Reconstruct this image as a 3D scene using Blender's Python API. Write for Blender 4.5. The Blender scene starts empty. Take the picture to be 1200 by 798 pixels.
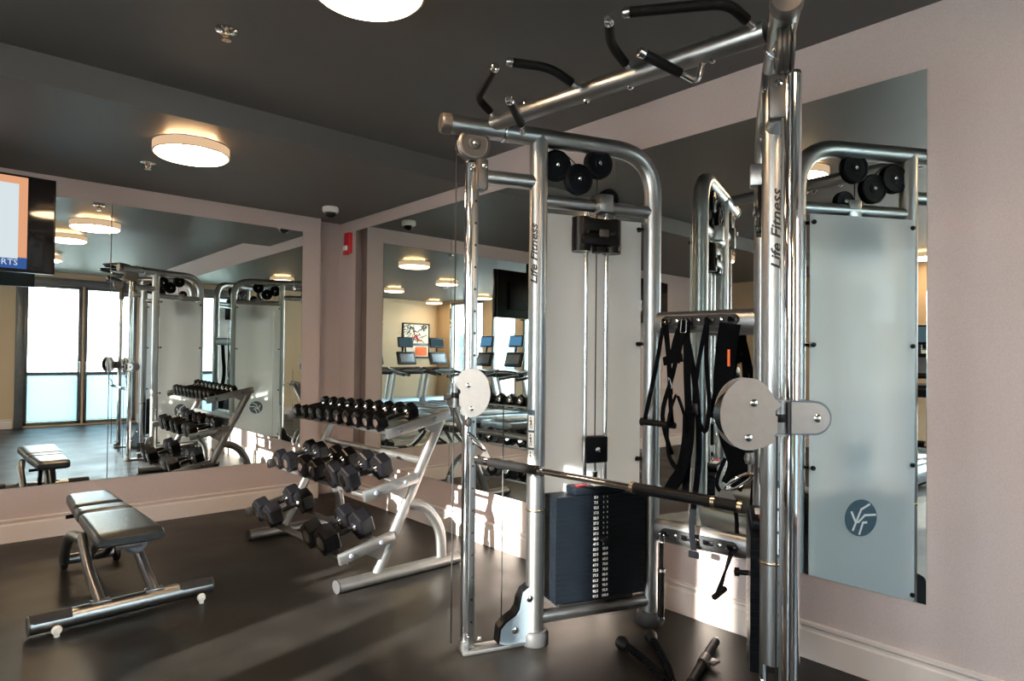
import bpy, bmesh, math, random
from math import sin, cos, pi, radians, atan2, sqrt
from mathutils import Vector, Matrix

scene = bpy.context.scene
COL = scene.collection
random.seed(7)

# ------------------------------------------------------------------ camera
cam_data = bpy.data.cameras.new('camera')
cam = bpy.data.objects.new('camera', cam_data)
COL.objects.link(cam)
FPX, CYP = 752.66, 407.9
yaw, pit, rol = radians(42.007), radians(0.7698), radians(0.5993)
fw = Vector((sin(yaw), cos(yaw), 0)); rt = Vector((cos(yaw), -sin(yaw), 0)); up = Vector((0, 0, 1))
f2 = fw * cos(pit) + up * sin(pit); u2 = up * cos(pit) - fw * sin(pit)
r3 = rt * cos(rol) + u2 * sin(rol); u3 = u2 * cos(rol) - rt * sin(rol)
m = Matrix.Identity(4)
for i in range(3):
    m[i][0] = r3[i]; m[i][1] = u3[i]; m[i][2] = -f2[i]
m[2][3] = 1.3
cam.matrix_world = m
cam_data.sensor_width = 36.0
cam_data.lens = FPX / 1200.0 * 36.0
cam_data.shift_y = (CYP - 399.0) / 1200.0
cam_data.clip_start = 0.05
scene.camera = cam

# ------------------------------------------------------------------ world, sun, window portals, exposure
w = bpy.data.worlds.new('daylight'); scene.world = w; w.use_nodes = True
nt = w.node_tree; nt.nodes.clear()
wo = nt.nodes.new('ShaderNodeOutputWorld'); bg = nt.nodes.new('ShaderNodeBackground')
bg.inputs[0].default_value = (0.80, 0.92, 1.0, 1); bg.inputs[1].default_value = 11.5
nt.links.new(bg.outputs[0], wo.inputs[0])
SUN_DIR = Vector((0.98, 0.20, -0.282)).normalized()
sl = bpy.data.lights.new('sun', 'SUN'); sl.energy = 36.0; sl.angle = radians(0.6); sl.color = (1.0, 0.90, 0.80)
so = bpy.data.objects.new('sun', sl); COL.objects.link(so)
so.rotation_euler = (-SUN_DIR).to_track_quat('Z', 'Y').to_euler(); so.location = (-8, 0, 4)
XW, YW, XE, YN = -4.0, -2.6, 2.865, 5.54      # west wall, south wall, mirror wall east, mirror wall north
H1, H2, YS = 2.69, 2.545, 3.68                # ceiling heights and where it steps
WEST_WINDOWS = [(-2.1, -0.75), (-0.45, 0.40), (0.62, 1.50), (1.62, 2.52)]
SOUTH_WINDOWS = [(1.14, 1.97, 0.03, 2.47), (2.0, 2.83, 0.03, 2.47), (-2.05, -1.3, 0.12, 2.42)]
WHEAD, WSILL = 2.64, 0.12
ADDED_HIGH_WIN = (2.95, 3.35, 1.75, 2.45)  # high opening added to extend the sun patch on floor and east wall
def portal(loc, rot, sx, sy):
    l = bpy.data.lights.new('window_portal', 'AREA'); l.shape = 'RECTANGLE'; l.size = sx; l.size_y = sy
    l.cycles.is_portal = True
    o = bpy.data.objects.new('window_portal', l); COL.objects.link(o); o.location = loc; o.rotation_euler = rot
portal((XW - 0.1, 0.21, 1.34), (0, -pi / 2, 0), 2.6, 4.7)
portal((1.9, YW - 0.1, 1.25), (pi / 2, 0, 0), 1.8, 2.5)
portal((-1.67, YW - 0.1, 1.25), (pi / 2, 0, 0), 0.85, 2.4)
vs = scene.view_settings
vs.view_transform = 'Standard'; vs.look = 'None'; vs.gamma = 1.0; vs.use_curve_mapping = False
vs.exposure = 0.50
cy = scene.cycles
cy.max_bounces = 14; cy.diffuse_bounces = 5; cy.glossy_bounces = 8; cy.transmission_bounces = 8; cy.transparent_max_bounces = 16
cy.blur_glossy = 0.6; cy.sample_clamp_indirect = 6.0; cy.use_denoising = True
cy.use_adaptive_sampling = False

# ------------------------------------------------------------------ materials
MATS = {}
def mat(name, color, rough=0.5, metal=0.0, spec=None, noise=None, bump=None, extra=None):
    """Principled material; noise=(scale, amount) varies the base colour, bump=(scale, strength)."""
    if name in MATS: return MATS[name]
    mm = bpy.data.materials.new(name); mm.use_nodes = True
    n = mm.node_tree; p = n.nodes['Principled BSDF']
    p.inputs['Base Color'].default_value = (*color, 1); p.inputs['Roughness'].default_value = rough
    p.inputs['Metallic'].default_value = metal
    if spec is not None: p.inputs['Specular IOR Level'].default_value = spec
    tc = n.nodes.new('ShaderNodeTexCoord')
    if noise:
        t = n.nodes.new('ShaderNodeTexNoise'); t.inputs['Scale'].default_value = noise[0]; t.inputs['Detail'].default_value = 6
        n.links.new(tc.outputs['Object'], t.inputs['Vector'])
        r = n.nodes.new('ShaderNodeMapRange'); r.inputs[1].default_value = 0.3; r.inputs[2].default_value = 0.7
        r.inputs[3].default_value = 1 - noise[1]; r.inputs[4].default_value = 1 + noise[1]
        n.links.new(t.outputs['Fac'], r.inputs[0])
        mx = n.nodes.new('ShaderNodeVectorMath'); mx.operation = 'SCALE'; mx.inputs[0].default_value = color
        n.links.new(r.outputs[0], mx.inputs['Scale']); n.links.new(mx.outputs[0], p.inputs['Base Color'])
    if bump:
        t = n.nodes.new('ShaderNodeTexNoise'); t.inputs['Scale'].default_value = bump[0]; t.inputs['Detail'].default_value = 4
        n.links.new(tc.outputs['Object'], t.inputs['Vector'])
        b = n.nodes.new('ShaderNodeBump'); b.inputs['Strength'].default_value = bump[1]; b.inputs['Distance'].default_value = 0.01
        n.links.new(t.outputs['Fac'], b.inputs['Height']); n.links.new(b.outputs[0], p.inputs['Normal'])
    MATS[name] = mm
    return mm
def emis(name, color, strength):
    mm = bpy.data.materials.new(name); mm.use_nodes = True; n = mm.node_tree; n.nodes.clear()
    o = n.nodes.new('ShaderNodeOutputMaterial'); e = n.nodes.new('ShaderNodeEmission')
    e.inputs[0].default_value = (*color, 1); e.inputs[1].default_value = strength
    n.links.new(e.outputs[0], o.inputs[0]); MATS[name] = mm; return mm

mat('ceiling_paint', (0.098, 0.092, 0.090), 0.5, spec=.3, noise=(3, .03))
mat('lilac_wallpaper', (0.47, 0.385, 0.372), 0.62, noise=(180, .07), bump=(300, .06))
mat('beige_wall', (0.50, 0.37, 0.24), 0.6, noise=(60, .04))
mat('baseboard_paint', (0.62, 0.54, 0.51), 0.45, noise=(8, .02))
mat('dark_frame', (0.13, 0.135, 0.14), 0.35, 0.4, noise=(20, .1))
mat('silver_satin', (0.36, 0.365, 0.37), 0.33, 1.0, noise=(40, .03))
mat('silver_paint', (0.27, 0.27, 0.275), 0.33, 0.9, noise=(40, .04))
mat('chrome', (0.72, 0.72, 0.74), 0.06, 1.0, noise=(30, .02))
mat('gunmetal', (0.12, 0.11, 0.105), 0.36, 0.6, noise=(25, .06))
mat('plate_taupe', (0.36, 0.32, 0.30), 0.33, 0.55, noise=(40, .04))
mat('plate_sunlit', (0.72, 0.70, 0.69), 0.35, 0.2, noise=(40, .03))  # the taupe plate again, with sunlight put into its colour
mat('black_rubber', (0.005, 0.005, 0.0055), 0.5, spec=.16, noise=(60, .2), bump=(400, .05))
mat('black_plastic', (0.003, 0.003, 0.004), 0.30, spec=.25, noise=(20, .1))
mat('grey_rubber', (0.028, 0.029, 0.032), 0.5, spec=.2, noise=(60, .1))
mat('stack_black', (0.003, 0.0045, 0.007), 0.42, spec=.12, noise=(12, .15))
mat('webbing', (0.0025, 0.003, 0.0045), 0.85, spec=.05, noise=(300, .3), bump=(600, .2))
mat('red_paint', (0.60, 0.02, 0.03), 0.35, noise=(10, .05))
mat('white_plastic', (0.80, 0.79, 0.77), 0.4, noise=(10, .02))
mat('white_ink', (0.78, 0.79, 0.80), 0.6, noise=(10, .02))
mat('black_ink', (0.01, 0.01, 0.012), 0.4, noise=(10, .02))
mat('logo_slate', (0.035, 0.075, 0.11), 0.4, noise=(10, .02))
mat('shroud_blue_grey', (0.22, 0.28, 0.34), 0.3, 0.35, noise=(20, .03))
mat('cap_blue_grey', (0.10, 0.115, 0.15), 0.4, noise=(20, .05))
mat('leather', (0.022, 0.026, 0.028), 0.30, noise=(30, .15), bump=(60, .15))
mat('bronze_ring', (0.62, 0.50, 0.36), 0.25, 1.0, noise=(20, .05))
mat('brushed_nickel', (0.72, 0.66, 0.58), 0.30, 1.0, noise=(30, .05))
mat('screen_black', (0.008, 0.008, 0.010), 0.08, noise=(5, .05))
mat('treadmill_grey', (0.40, 0.40, 0.41), 0.35, 0.4, noise=(20, .05))
mat('treadmill_belt', (0.03, 0.03, 0.032), 0.6, noise=(100, .2))
mat('deck_blue_grey', (0.30, 0.38, 0.46), 0.3, 0.2, noise=(20, .05))
mat('orange_paint', (0.85, 0.16, 0.03), 0.6, noise=(10, .1))
mat('cream_paint', (0.75, 0.70, 0.60), 0.6, noise=(10, .1))
mat('terrace_concrete', (0.55, 0.54, 0.52), 0.8, noise=(4, .08))
mat('hedge_leaves', (0.06, 0.16, 0.05), 0.7, noise=(30, .6), bump=(30, 1.0))
mat('facade_white', (0.62, 0.62, 0.60), 0.8, noise=(2, .05))
mat('facade_pink', (0.78, 0.68, 0.64), 0.8, noise=(2, .05))
mat('facade_glass', (0.10, 0.14, 0.15), 0.15, noise=(2, .1))
mat('screen_orange', (0.8, 0.4, 0.2), 0.5)
emis('lamp_diffuser', (1.0, 0.68, 0.40), 36.0)
emis('lamp_band_glow', (1.0, 0.66, 0.40), 0.55)
emis('lamp_halo', (1.0, 0.60, 0.30), 34.0)
emis('tv_picture_white', (0.78, 0.88, 0.92), 0.62)
emis('tv_picture_pink', (1.0, 0.74, 0.70), 0.6)
emis('tv_picture_orange', (1.0, 0.48, 0.26), 0.55)
emis('tv_picture_blue', (0.03, 0.08, 0.25), 0.9)
emis('tv_picture_grey', (0.50, 0.56, 0.56), 0.9)
emis('console_blue', (0.12, 0.28, 0.50), 0.8)
emis('console_dim', (0.10, 0.16, 0.20), 0.5)

def floor_material():
    mm = bpy.data.materials.new('rubber_floor'); mm.use_nodes = True; n = mm.node_tree; p = n.nodes['Principled BSDF']
    tc = n.nodes.new('ShaderNodeTexCoord')
    a = n.nodes.new('ShaderNodeTexNoise'); a.inputs['Scale'].default_value = 2.2; a.inputs['Detail'].default_value = 8
    b = n.nodes.new('ShaderNodeTexNoise'); b.inputs['Scale'].default_value = 150; b.inputs['Detail'].default_value = 2
    n.links.new(tc.outputs['Object'], a.inputs['Vector']); n.links.new(tc.outputs['Object'], b.inputs['Vector'])
    r1 = n.nodes.new('ShaderNodeValToRGB'); r1.color_ramp.elements[0].position = .35; r1.color_ramp.elements[1].position = .7
    r1.color_ramp.elements[0].color = (0.007, 0.0062, 0.0055, 1); r1.color_ramp.elements[1].color = (0.016, 0.0145, 0.0135, 1)
    r2 = n.nodes.new('ShaderNodeValToRGB'); r2.color_ramp.elements[0].position = .66; r2.color_ramp.elements[1].position = .74
    r2.color_ramp.elements[0].color = (0, 0, 0, 1); r2.color_ramp.elements[1].color = (0.035, 0.035, 0.035, 1)
    n.links.new(a.outputs['Fac'], r1.inputs[0]); n.links.new(b.outputs['Fac'], r2.inputs[0])
    ad = n.nodes.new('ShaderNodeVectorMath'); ad.operation = 'ADD'
    n.links.new(r1.outputs[0], ad.inputs[0]); n.links.new(r2.outputs[0], ad.inputs[1]); n.links.new(ad.outputs[0], p.inputs['Base Color'])
    rr = n.nodes.new('ShaderNodeMapRange'); rr.inputs[1].default_value = .3; rr.inputs[2].default_value = .7
    rr.inputs[3].default_value = .34; rr.inputs[4].default_value = .50
    p.inputs['Specular IOR Level'].default_value = .26
    n.links.new(a.outputs['Fac'], rr.inputs[0]); n.links.new(rr.outputs[0], p.inputs['Roughness'])
    bp = n.nodes.new('ShaderNodeBump'); bp.inputs['Strength'].default_value = .12; bp.inputs['Distance'].default_value = .004
    n.links.new(b.outputs['Fac'], bp.inputs['Height']); n.links.new(bp.outputs[0], p.inputs['Normal'])
    MATS['rubber_floor'] = mm
floor_material()

def mix_material(name, parts):
    """parts: list of (weight, node type, colour, roughness) blended by Mix Shader nodes."""
    mm = bpy.data.materials.new(name); mm.use_nodes = True; n = mm.node_tree; n.nodes.clear()
    o = n.nodes.new('ShaderNodeOutputMaterial'); prev = None; tot = 0
    for wgt, typ, colr, ro in parts:
        s = n.nodes.new(typ); s.inputs['Color'].default_value = (*colr, 1)
        if ro is not None: s.inputs['Roughness'].default_value = ro
        if prev is None: prev = s.outputs[0]; tot = wgt
        else:
            mx = n.nodes.new('ShaderNodeMixShader'); tot += wgt; mx.inputs[0].default_value = wgt / tot
            n.links.new(prev, mx.inputs[1]); n.links.new(s.outputs[0], mx.inputs[2]); prev = mx.outputs[0]
    n.links.new(prev, o.inputs[0]); MATS[name] = mm
mix_material('mirror_glass', [(1.0, 'ShaderNodeBsdfGlossy', (0.84, 0.885, 0.865), 0.0)])
mix_material('window_glass', [(0.94, 'ShaderNodeBsdfTransparent', (0.97, 1.0, 0.99), None), (0.06, 'ShaderNodeBsdfGlossy', (1, 1, 1), 0.0)])
mix_material('frosted_glass', [(0.18, 'ShaderNodeBsdfTransparent', (0.70, 0.86, 0.95), None), (0.82, 'ShaderNodeBsdfTranslucent', (0.34, 0.42, 0.46), None)])
mix_material('frosted_acrylic', [(0.08, 'ShaderNodeBsdfTransparent', (0.93, 0.97, 1.0), None), (0.54, 'ShaderNodeBsdfTranslucent', (0.97, 0.97, 0.97), None),
                                 (0.35, 'ShaderNodeBsdfDiffuse', (0.86, 0.92, 0.97), 0.5), (0.03, 'ShaderNodeBsdfGlossy', (1, 1, 1), 0.12)])

# ------------------------------------------------------------------ mesh builder
class MB:
    def __init__(s): s.v = []; s.f = []; s.sm = []
    def add(s, vs_, fs, smooth=False):
        b = len(s.v); s.v += [tuple(x) for x in vs_]
        for f in fs: s.f.append([b + i for i in f]); s.sm.append(smooth)
        return s
    def box(s, c, d, bev=0.0, M=None, seg=2):
        bm = bmesh.new(); bmesh.ops.create_cube(bm, size=1)
        for v in bm.verts: v.co = Vector((v.co.x * d[0], v.co.y * d[1], v.co.z * d[2]))
        if bev > 0:
            bmesh.ops.bevel(bm, geom=list(bm.edges), offset=min(bev, min(d) * .49), segments=seg, profile=.5, affect='EDGES')
        if M is not None: bmesh.ops.transform(bm, matrix=M.to_3x3().to_4x4(), verts=bm.verts)
        bm.verts.index_update()
        s.add([v.co + Vector(c) for v in bm.verts], [[v.index for v in f.verts] for f in bm.faces], bev > 0); bm.free(); return s
    def tube(s, pts, r, n=14, bend=0.0, cap=True, bs=7, ry=None, upv=None):
        P = [Vector(p) for p in pts]
        if bend > 0 and len(P) > 2:
            Q = [P[0]]
            for i in range(1, len(P) - 1):
                a, b, c = P[i - 1], P[i], P[i + 1]; d1 = (a - b); d2 = (c - b)
                t = min(bend, d1.length * .49, d2.length * .49); A = b + d1.normalized() * t; B = b + d2.normalized() * t
                for k in range(bs + 1):
                    u = k / bs; Q.append(A * (1 - u) ** 2 + b * 2 * u * (1 - u) + B * u * u)
            Q.append(P[-1]); P = Q
        vs_ = []; nrm = Vector(upv) if upv is not None else None
        for i, p in enumerate(P):
            t = (P[min(i + 1, len(P) - 1)] - P[max(i - 1, 0)]).normalized()
            if nrm is None:
                nrm = t.cross(Vector((0, 0, 1)) if abs(t.z) < .9 else Vector((1, 0, 0)))
            nrm = (nrm - t * nrm.dot(t)); nrm = nrm.normalized() if nrm.length > 1e-6 else t.orthogonal().normalized()
            bi = t.cross(nrm)
            rx = r[i] if isinstance(r, (list, tuple)) else r; r_y = ry if ry is not None else rx
            for k in range(n):
                a = 2 * pi * k / n; vs_.append(p + nrm * cos(a) * rx + bi * sin(a) * r_y)
        fs = [[i * n + k, i * n + (k + 1) % n, (i + 1) * n + (k + 1) % n, (i + 1) * n + k] for i in range(len(P) - 1) for k in range(n)]
        s.add(vs_, fs, True)
        if cap:
            b = len(s.v) - len(vs_); L = (len(P) - 1) * n
            s.f.append([b + k for k in range(n)][::-1]); s.sm.append(False)
            s.f.append([b + L + k for k in range(n)]); s.sm.append(False)
        return s
    def cyl(s, a, b, r, n=20, r2=None):
        return s.tube([a, b], [r, r if r2 is None else r2], n)
    def lathe(s, prof, c, axis=(0, 0, 1), n=28):
        ax = Vector(axis).normalized(); u = ax.orthogonal().normalized(); v = ax.cross(u); vs_ = []
        for (r, h) in prof:
            for k in range(n):
                a = 2 * pi * k / n; vs_.append(Vector(c) + ax * h + (u * cos(a) + v * sin(a)) * r)
        fs = [[i * n + k, i * n + (k + 1) % n, (i + 1) * n + (k + 1) % n, (i + 1) * n + k] for i in range(len(prof) - 1) for k in range(n)]
        s.add(vs_, fs, True)
        b = len(s.v) - len(vs_)
        if prof[0][0] > 1e-4: s.f.append([b + k for k in range(n)][::-1]); s.sm.append(False)
        if prof[-1][0] > 1e-4: L = (len(prof) - 1) * n; s.f.append([b + L + k for k in range(n)]); s.sm.append(False)
        return s
    def prism(s, poly, o, ex, ey, th):
        """polygon in plane (ex, ey) at o, extruded +-th/2 along ex x ey"""
        ex = Vector(ex).normalized(); ey = Vector(ey).normalized(); ez = ex.cross(ey); o = Vector(o); n = len(poly)
        vs_ = [o + ex * x + ey * y + ez * k for k in (-th / 2, th / 2) for x, y in poly]
        fs = [list(range(n))[::-1], list(range(n, 2 * n))] + [[i, (i + 1) % n, n + (i + 1) % n, n + i] for i in range(n)]
        return s.add(vs_, fs)
    def strap(s, pts, wd, th, wv):
        P = [Vector(p) for p in pts]; vs_ = []
        Q = []
        for i in range(len(P) - 1):                     # Catmull-Rom smoothing
            p0, p1, p2, p3 = P[max(i - 1, 0)], P[i], P[i + 1], P[min(i + 2, len(P) - 1)]
            for k in range(5):
                t = k / 5; Q.append(.5 * ((2 * p1) + (p2 - p0) * t + (2 * p0 - 5 * p1 + 4 * p2 - p3) * t * t + (3 * p1 - p0 - 3 * p2 + p3) * t ** 3))
        Q.append(P[-1]); W = Vector(wv).normalized()
        for i, p in enumerate(Q):
            t = (Q[min(i + 1, len(Q) - 1)] - Q[max(i - 1, 0)]).normalized()
            ww = (W - t * W.dot(t)).normalized(); nn = t.cross(ww)
            for a, b in ((-1, -1), (1, -1), (1, 1), (-1, 1)): vs_.append(p + ww * a * wd / 2 + nn * b * th / 2)
        fs = [[i * 4 + k, i * 4 + (k + 1) % 4, i * 4 + 4 + (k + 1) % 4, i * 4 + 4 + k] for i in range(len(Q) - 1) for k in range(4)]
        L = (len(Q) - 1) * 4
        return s.add(vs_, fs + [[3, 2, 1, 0], [L, L + 1, L + 2, L + 3]])
    def build(s, name, material, parent=None):
        me = bpy.data.meshes.new(name); me.from_pydata(s.v, [], s.f); me.update()
        me.polygons.foreach_set('use_smooth', s.sm)
        bm = bmesh.new(); bm.from_mesh(me); bmesh.ops.recalc_face_normals(bm, faces=bm.faces)
        for e in bm.edges:
            if len(e.link_faces) == 2 and e.calc_face_angle(0) > radians(38): e.smooth = False
        bm.to_mesh(me); bm.free()
        me.materials.append(MATS[material])
        o = bpy.data.objects.new(name, me); COL.objects.link(o)
        if parent is not None: o.parent = parent
        return o
def thing(name, label, cat, loc=(0, 0, 0), rz=0.0, group=None):
    o = bpy.data.objects.new(name, None); COL.objects.link(o); o.location = loc; o.rotation_euler = (0, 0, rz)
    o.empty_display_size = .1
    return tag(o, label, cat, group)
def tag(o, label, cat, group=None):
    o['label'] = label; o['category'] = cat
    if group: o['group'] = group
    return o
def struct(o): o['kind'] = 'structure'; return o
def dup(root, label=None, group=None):
    r = root.copy(); COL.objects.link(r)
    if label: r['label'] = label
    if group: r['group'] = group
    for ch in list(root.children):
        c = ch.copy(); COL.objects.link(c); c.parent = r
        for g in list(ch.children):
            d = g.copy(); COL.objects.link(d); d.parent = c
    return r
_text_cache = {}
def text_verts(txt, size, shear=0.0, align='CENTER', bold=0.0):
    key = (txt, size, shear, align, bold)
    if key in _text_cache: return _text_cache[key]
    cu = bpy.data.curves.new('lettering', 'FONT'); cu.body = txt; cu.size = size; cu.shear = shear; cu.align_x = align
    cu.align_y = 'CENTER'; cu.resolution_u = 2; cu.offset = bold
    ob = bpy.data.objects.new('lettering', cu); COL.objects.link(ob)
    me = bpy.data.meshes.new_from_object(ob.evaluated_get(bpy.context.evaluated_depsgraph_get()))
    res = ([v.co.copy() for v in me.vertices], [list(p.vertices) for p in me.polygons])
    bpy.data.objects.remove(ob); bpy.data.curves.remove(cu); bpy.data.meshes.remove(me)
    _text_cache[key] = res
    return res
def lettering(mb, txt, size, o, ex, ey, shear=0.0, bold=0.0, th=.0006, align='CENTER'):
    vs_, fs = text_verts(txt, size, shear, align, bold); ex = Vector(ex).normalized(); ey = Vector(ey).normalized(); n = ex.cross(ey)
    return mb.add([Vector(o) + ex * v.x + ey * v.y + n * th for v in vs_], fs)

# ------------------------------------------------------------------ the room
T = .15
def wall_with_openings(name, material, axis, pos, lo, hi, z1, opens, sgn):
    """wall slab along axis at pos, thickness T to sgn side, rectangular openings (a,b,z0,z1)"""
    mb = MB(); cuts = sorted({lo, hi, *[q for o in opens for q in o[:2]]}); zc = sorted({0, z1, *[q for o in opens for q in o[2:]]})
    for a, b in zip(cuts, cuts[1:]):
        for c, d in zip(zc, zc[1:]):
            if any(o[0] - 1e-6 <= a and b <= o[1] + 1e-6 and o[2] - 1e-6 <= c and d <= o[3] + 1e-6 for o in opens): continue
            ctr = ((a + b) / 2, pos + sgn * T / 2) if axis == 'x' else (pos + sgn * T / 2, (a + b) / 2)
            dim = (b - a, T) if axis == 'x' else (T, b - a)
            mb.box((*ctr, (c + d) / 2), (*dim, d - c))
    return struct(mb.build(name, material))
struct(MB().box(((XW + XE) / 2, (YW + YN) / 2 + .05, -.05), (XE - XW + .4, YN - YW + .5, .1)).build('floor', 'rubber_floor'))
cb = MB().box(((XW + XE) / 2, (YW + YS) / 2 - .1, H1 + .05), (XE - XW + .4, YS - YW + .2, .1))
cb.box(((XW + XE) / 2, (YS + YN + .2) / 2, H2 + .14), (XE - XW + .4, YN + .2 - YS, .28))
struct(cb.build('ceiling', 'ceiling_paint'))
wall_with_openings('wall_east', 'lilac_wallpaper', 'y', XE, YW - T, YN + .25, 2.72, [], 1)
struct(MB().box(((XW + 2.62) / 2 - .1, YN + T / 2 + .03, 1.35), (2.62 - XW + .2, T + .06, 2.7)).build('wall_north', 'lilac_wallpaper'))
struct(MB().box(((2.62 + XE) / 2, 5.645 + T / 2, 1.35), (XE - 2.62 + .01, T, 2.7)).build('wall_north_alcove', 'lilac_wallpaper'))
wall_with_openings('wall_west', 'beige_wall', 'y', XW, YW - T, YN + .25, 2.72,
                   [(a, b, WSILL, WHEAD) for a, b in WEST_WINDOWS] + [ADDED_HIGH_WIN], -1)
wall_with_openings('wall_south', 'beige_wall', 'x', YW, XW - T, XE + T, 2.72, SOUTH_WINDOWS, -1)
# baseboards: a board with a small stepped top
def baseboard(name, a, b, nrm):
    a = Vector((*a, 0)); b = Vector((*b, 0)); n = Vector((*nrm, 0)); d = (b - a).normalized(); L = (b - a).length
    mb = MB(); prof = [(0, 0), (.018, 0), (.018, .118), (.013, .126), (.013, .136), (.020, .146), (.020, .156), (0, .160)]
    mb.prism(prof, (a + b) / 2, n, (0, 0, 1), L)
    return struct(mb.build(name, 'baseboard_paint'))
baseboard('baseboard_east', (XE, YW), (XE, 5.645), (-1, 0))
baseboard('baseboard_north', (XW, YN), (2.62, YN), (0, -1))
baseboard('baseboard_south', (XW, YW), (1.0, YW), (0, 1))
baseboard('baseboard_west', (XW, YW), (XW, YN), (1, 0))
# mirrors
def mirror(label, mount, c, d, group=None):
    o = MB().box(c, d, .0015, seg=1).build('wall_mirror', 'mirror_glass')
    return tag(o, label, 'mirror', group)
NM_L, NM_S, NM_R = -1.6, .968, 2.447
mirror('left pane of the big mirror behind the weight bench, under the television', 'n', ((NM_L + NM_S) / 2, YN - .004, 1.386), (NM_S - NM_L - .003, .006, 2.036))
mirror('right pane of the back wall mirror, reflecting the cable machine', 'n', ((NM_S + NM_R) / 2, YN - .004, 1.386), (NM_R - NM_S - .003, .006, 2.036))
EM = [.771, 2.32, 3.86, 5.33]
ELAB = ['nearest pane of the long side wall mirror behind the cable machine', 'middle pane of the side wall mirror left of the white column post',
        'far pane of the side wall mirror, next to the room corner']
for (a, b), lb in zip(zip(EM, EM[1:]), ELAB):
    mirror(lb, 'e', (XE - .004, (a + b) / 2, 1.4), (.006, b - a - .003, 2.082))
# windows on the south side: glazed terrace doors (frosted below) and a window
def glazed(name, kind, x0, x1, z0, z1, axis, pos, transom=None, frost=False, mull=()):
    """frame + panes in an opening; axis 'x' = opening runs along x at y=pos"""
    r = bpy.data.objects.new(name, None); COL.objects.link(r); struct(r)
    def P(a, d, z): return (a, pos + d, z) if axis == 'x' else (pos + d, a, z)
    def D(a, d, z): return (a, d, z) if axis == 'x' else (d, a, z)
    r.location = P((x0 + x1) / 2, 0, z0)
    inv = -Vector(r.location)
    def Q(c): return tuple(Vector(c) + inv)
    fb = MB(); t = .055
    fb.box(Q(P((x0 + t / 2), 0, (z0 + z1) / 2)), D(t, .07, z1 - z0), .004); fb.box(Q(P(x1 - t / 2, 0, (z0 + z1) / 2)), D(t, .07, z1 - z0), .004)
    fb.box(Q(P((x0 + x1) / 2, 0, z0 + t / 2)), D(x1 - x0, .07, t), .004); fb.box(Q(P((x0 + x1) / 2, 0, z1 - t / 2)), D(x1 - x0, .07, t), .004)
    if transom: fb.box(Q(P((x0 + x1) / 2, 0, transom)), D(x1 - x0, .06, .06), .004)
    for q in mull: fb.box(Q(P(q, 0, (z0 + z1) / 2)), D(.05, .06, z1 - z0), .004)
    fb.build('window_frame' if kind == 'w' else 'door_frame', 'dark_frame', r)
    lo = z0 + t; hi = z1 - t
    if transom:
        MB().box(Q(P((x0 + x1) / 2, 0, (lo + transom) / 2)), D(x1 - x0 - 2 * t, .008, transom - lo - .03)).build('glass_pane', 'frosted_glass' if frost else 'window_glass', r)
        lo = transom + .03
    MB().box(Q(P((x0 + x1) / 2, 0, (lo + hi) / 2)), D(x1 - x0 - 2 * t, .008, hi - lo)).build('glass_pane', 'window_glass', r)
    return r
for i, (a, b, z0, z1) in enumerate(SOUTH_WINDOWS[:2]):
    d = glazed('door_%d' % (i + 1), 'd', a, b, z0, z1, 'x', YW - .05, transom=.92, frost=True)
    hx = (b - a) / 2 - .03 if i == 0 else -(b - a) / 2 + .03
    MB().tube([(hx, .035, .9), (hx, .075, .9), (hx, .075, 1.1), (hx, .035, 1.1)], .009, 8, .02).build('door_handle', 'chrome', d)
glazed('window_1', 'w', *SOUTH_WINDOWS[2][:4], 'x', YW - .05)
for i, (a, b) in enumerate(WEST_WINDOWS):
    glazed('window_%d' % (i + 2), 'w', a, b, WSILL, WHEAD, 'y', XW - .05)
glazed('window_6', 'w', *ADDED_HIGH_WIN, 'y', XW - .05)
# window surround trims
struct(MB().box((1.96, YW + .01, 2.53), (1.80, .03, .12), .004).box((1.08, YW + .01, 1.28), (.12, .03, 2.56), .004).build('trim_1', 'dark_frame'))
struct(MB().box((-2.12, YW + .01, 1.35), (.13, .03, 2.66), .004).box((-1.24, YW + .01, 1.35), (.12, .03, 2.66), .004).box((-1.67, YW + .01, 2.48), (.8, .03, .12), .004).build('trim_2', 'dark_frame'))

# outdoors: terrace, hedge, neighbouring building
struct(MB().box((0, 0, -.2), (60, 60, .1)).build('ground_outside', 'terrace_concrete'))
hb = MB()
hb.box((0, 0, .42), (9.0, .7, .84), .08, seg=3)
random.seed(3)
for i in range(420):
    c = (random.uniform(-4.4, 4.4), random.uniform(-.38, .38), random.uniform(.1, .9)); rr = random.uniform(.05, .11)
    Mx_ = Matrix.Rotation(random.uniform(0, pi), 4, Vector((random.random(), random.random(), random.random() + .1)).normalized())
    hb.box(c, (rr, rr * .2, rr * .8), M=Mx_)
h = hb.build('hedge', 'hedge_leaves'); h.location = (-.5, -5.4, -.15)
tag(h, 'clipped green hedge on the terrace outside the windows', 'hedge')
bd = thing('neighbouring_building', 'pale building facade seen through the windows beyond the hedge', 'building', (-3, -16, -.15))
MB().box((0, 0, 2.2), (9, 1.0, 4.4), .02).build('facade_wall', 'facade_white', bd)
for k in range(5):
    MB().box((-3.6 + 1.8 * k, .51, 2.3), (.9, .06, 2.6), .01).build('facade_window', 'facade_glass', bd)
MB().box((0, .1, 4.45), (9.3, 1.3, .14), .02).build('cornice', 'facade_white', bd)

bd = thing('neighbouring_house', 'pale pinkish house outside the west windows, seen bright through them in the side mirror', 'building', (-9.5, -7.0, -.15))  # placed and sized to block the sun from the southern west windows
MB().box((-1.0, 0, 3.6), (2.0, 11.4, 7.2), .03).build('facade_wall', 'facade_pink', bd)
for k in range(4):
    for zz in (1.5, 4.6):
        MB().box((.01, -4.2 + 2.8 * k, zz), (.06, 1.1, 1.6), .01).build('facade_window', 'facade_glass', bd)

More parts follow.
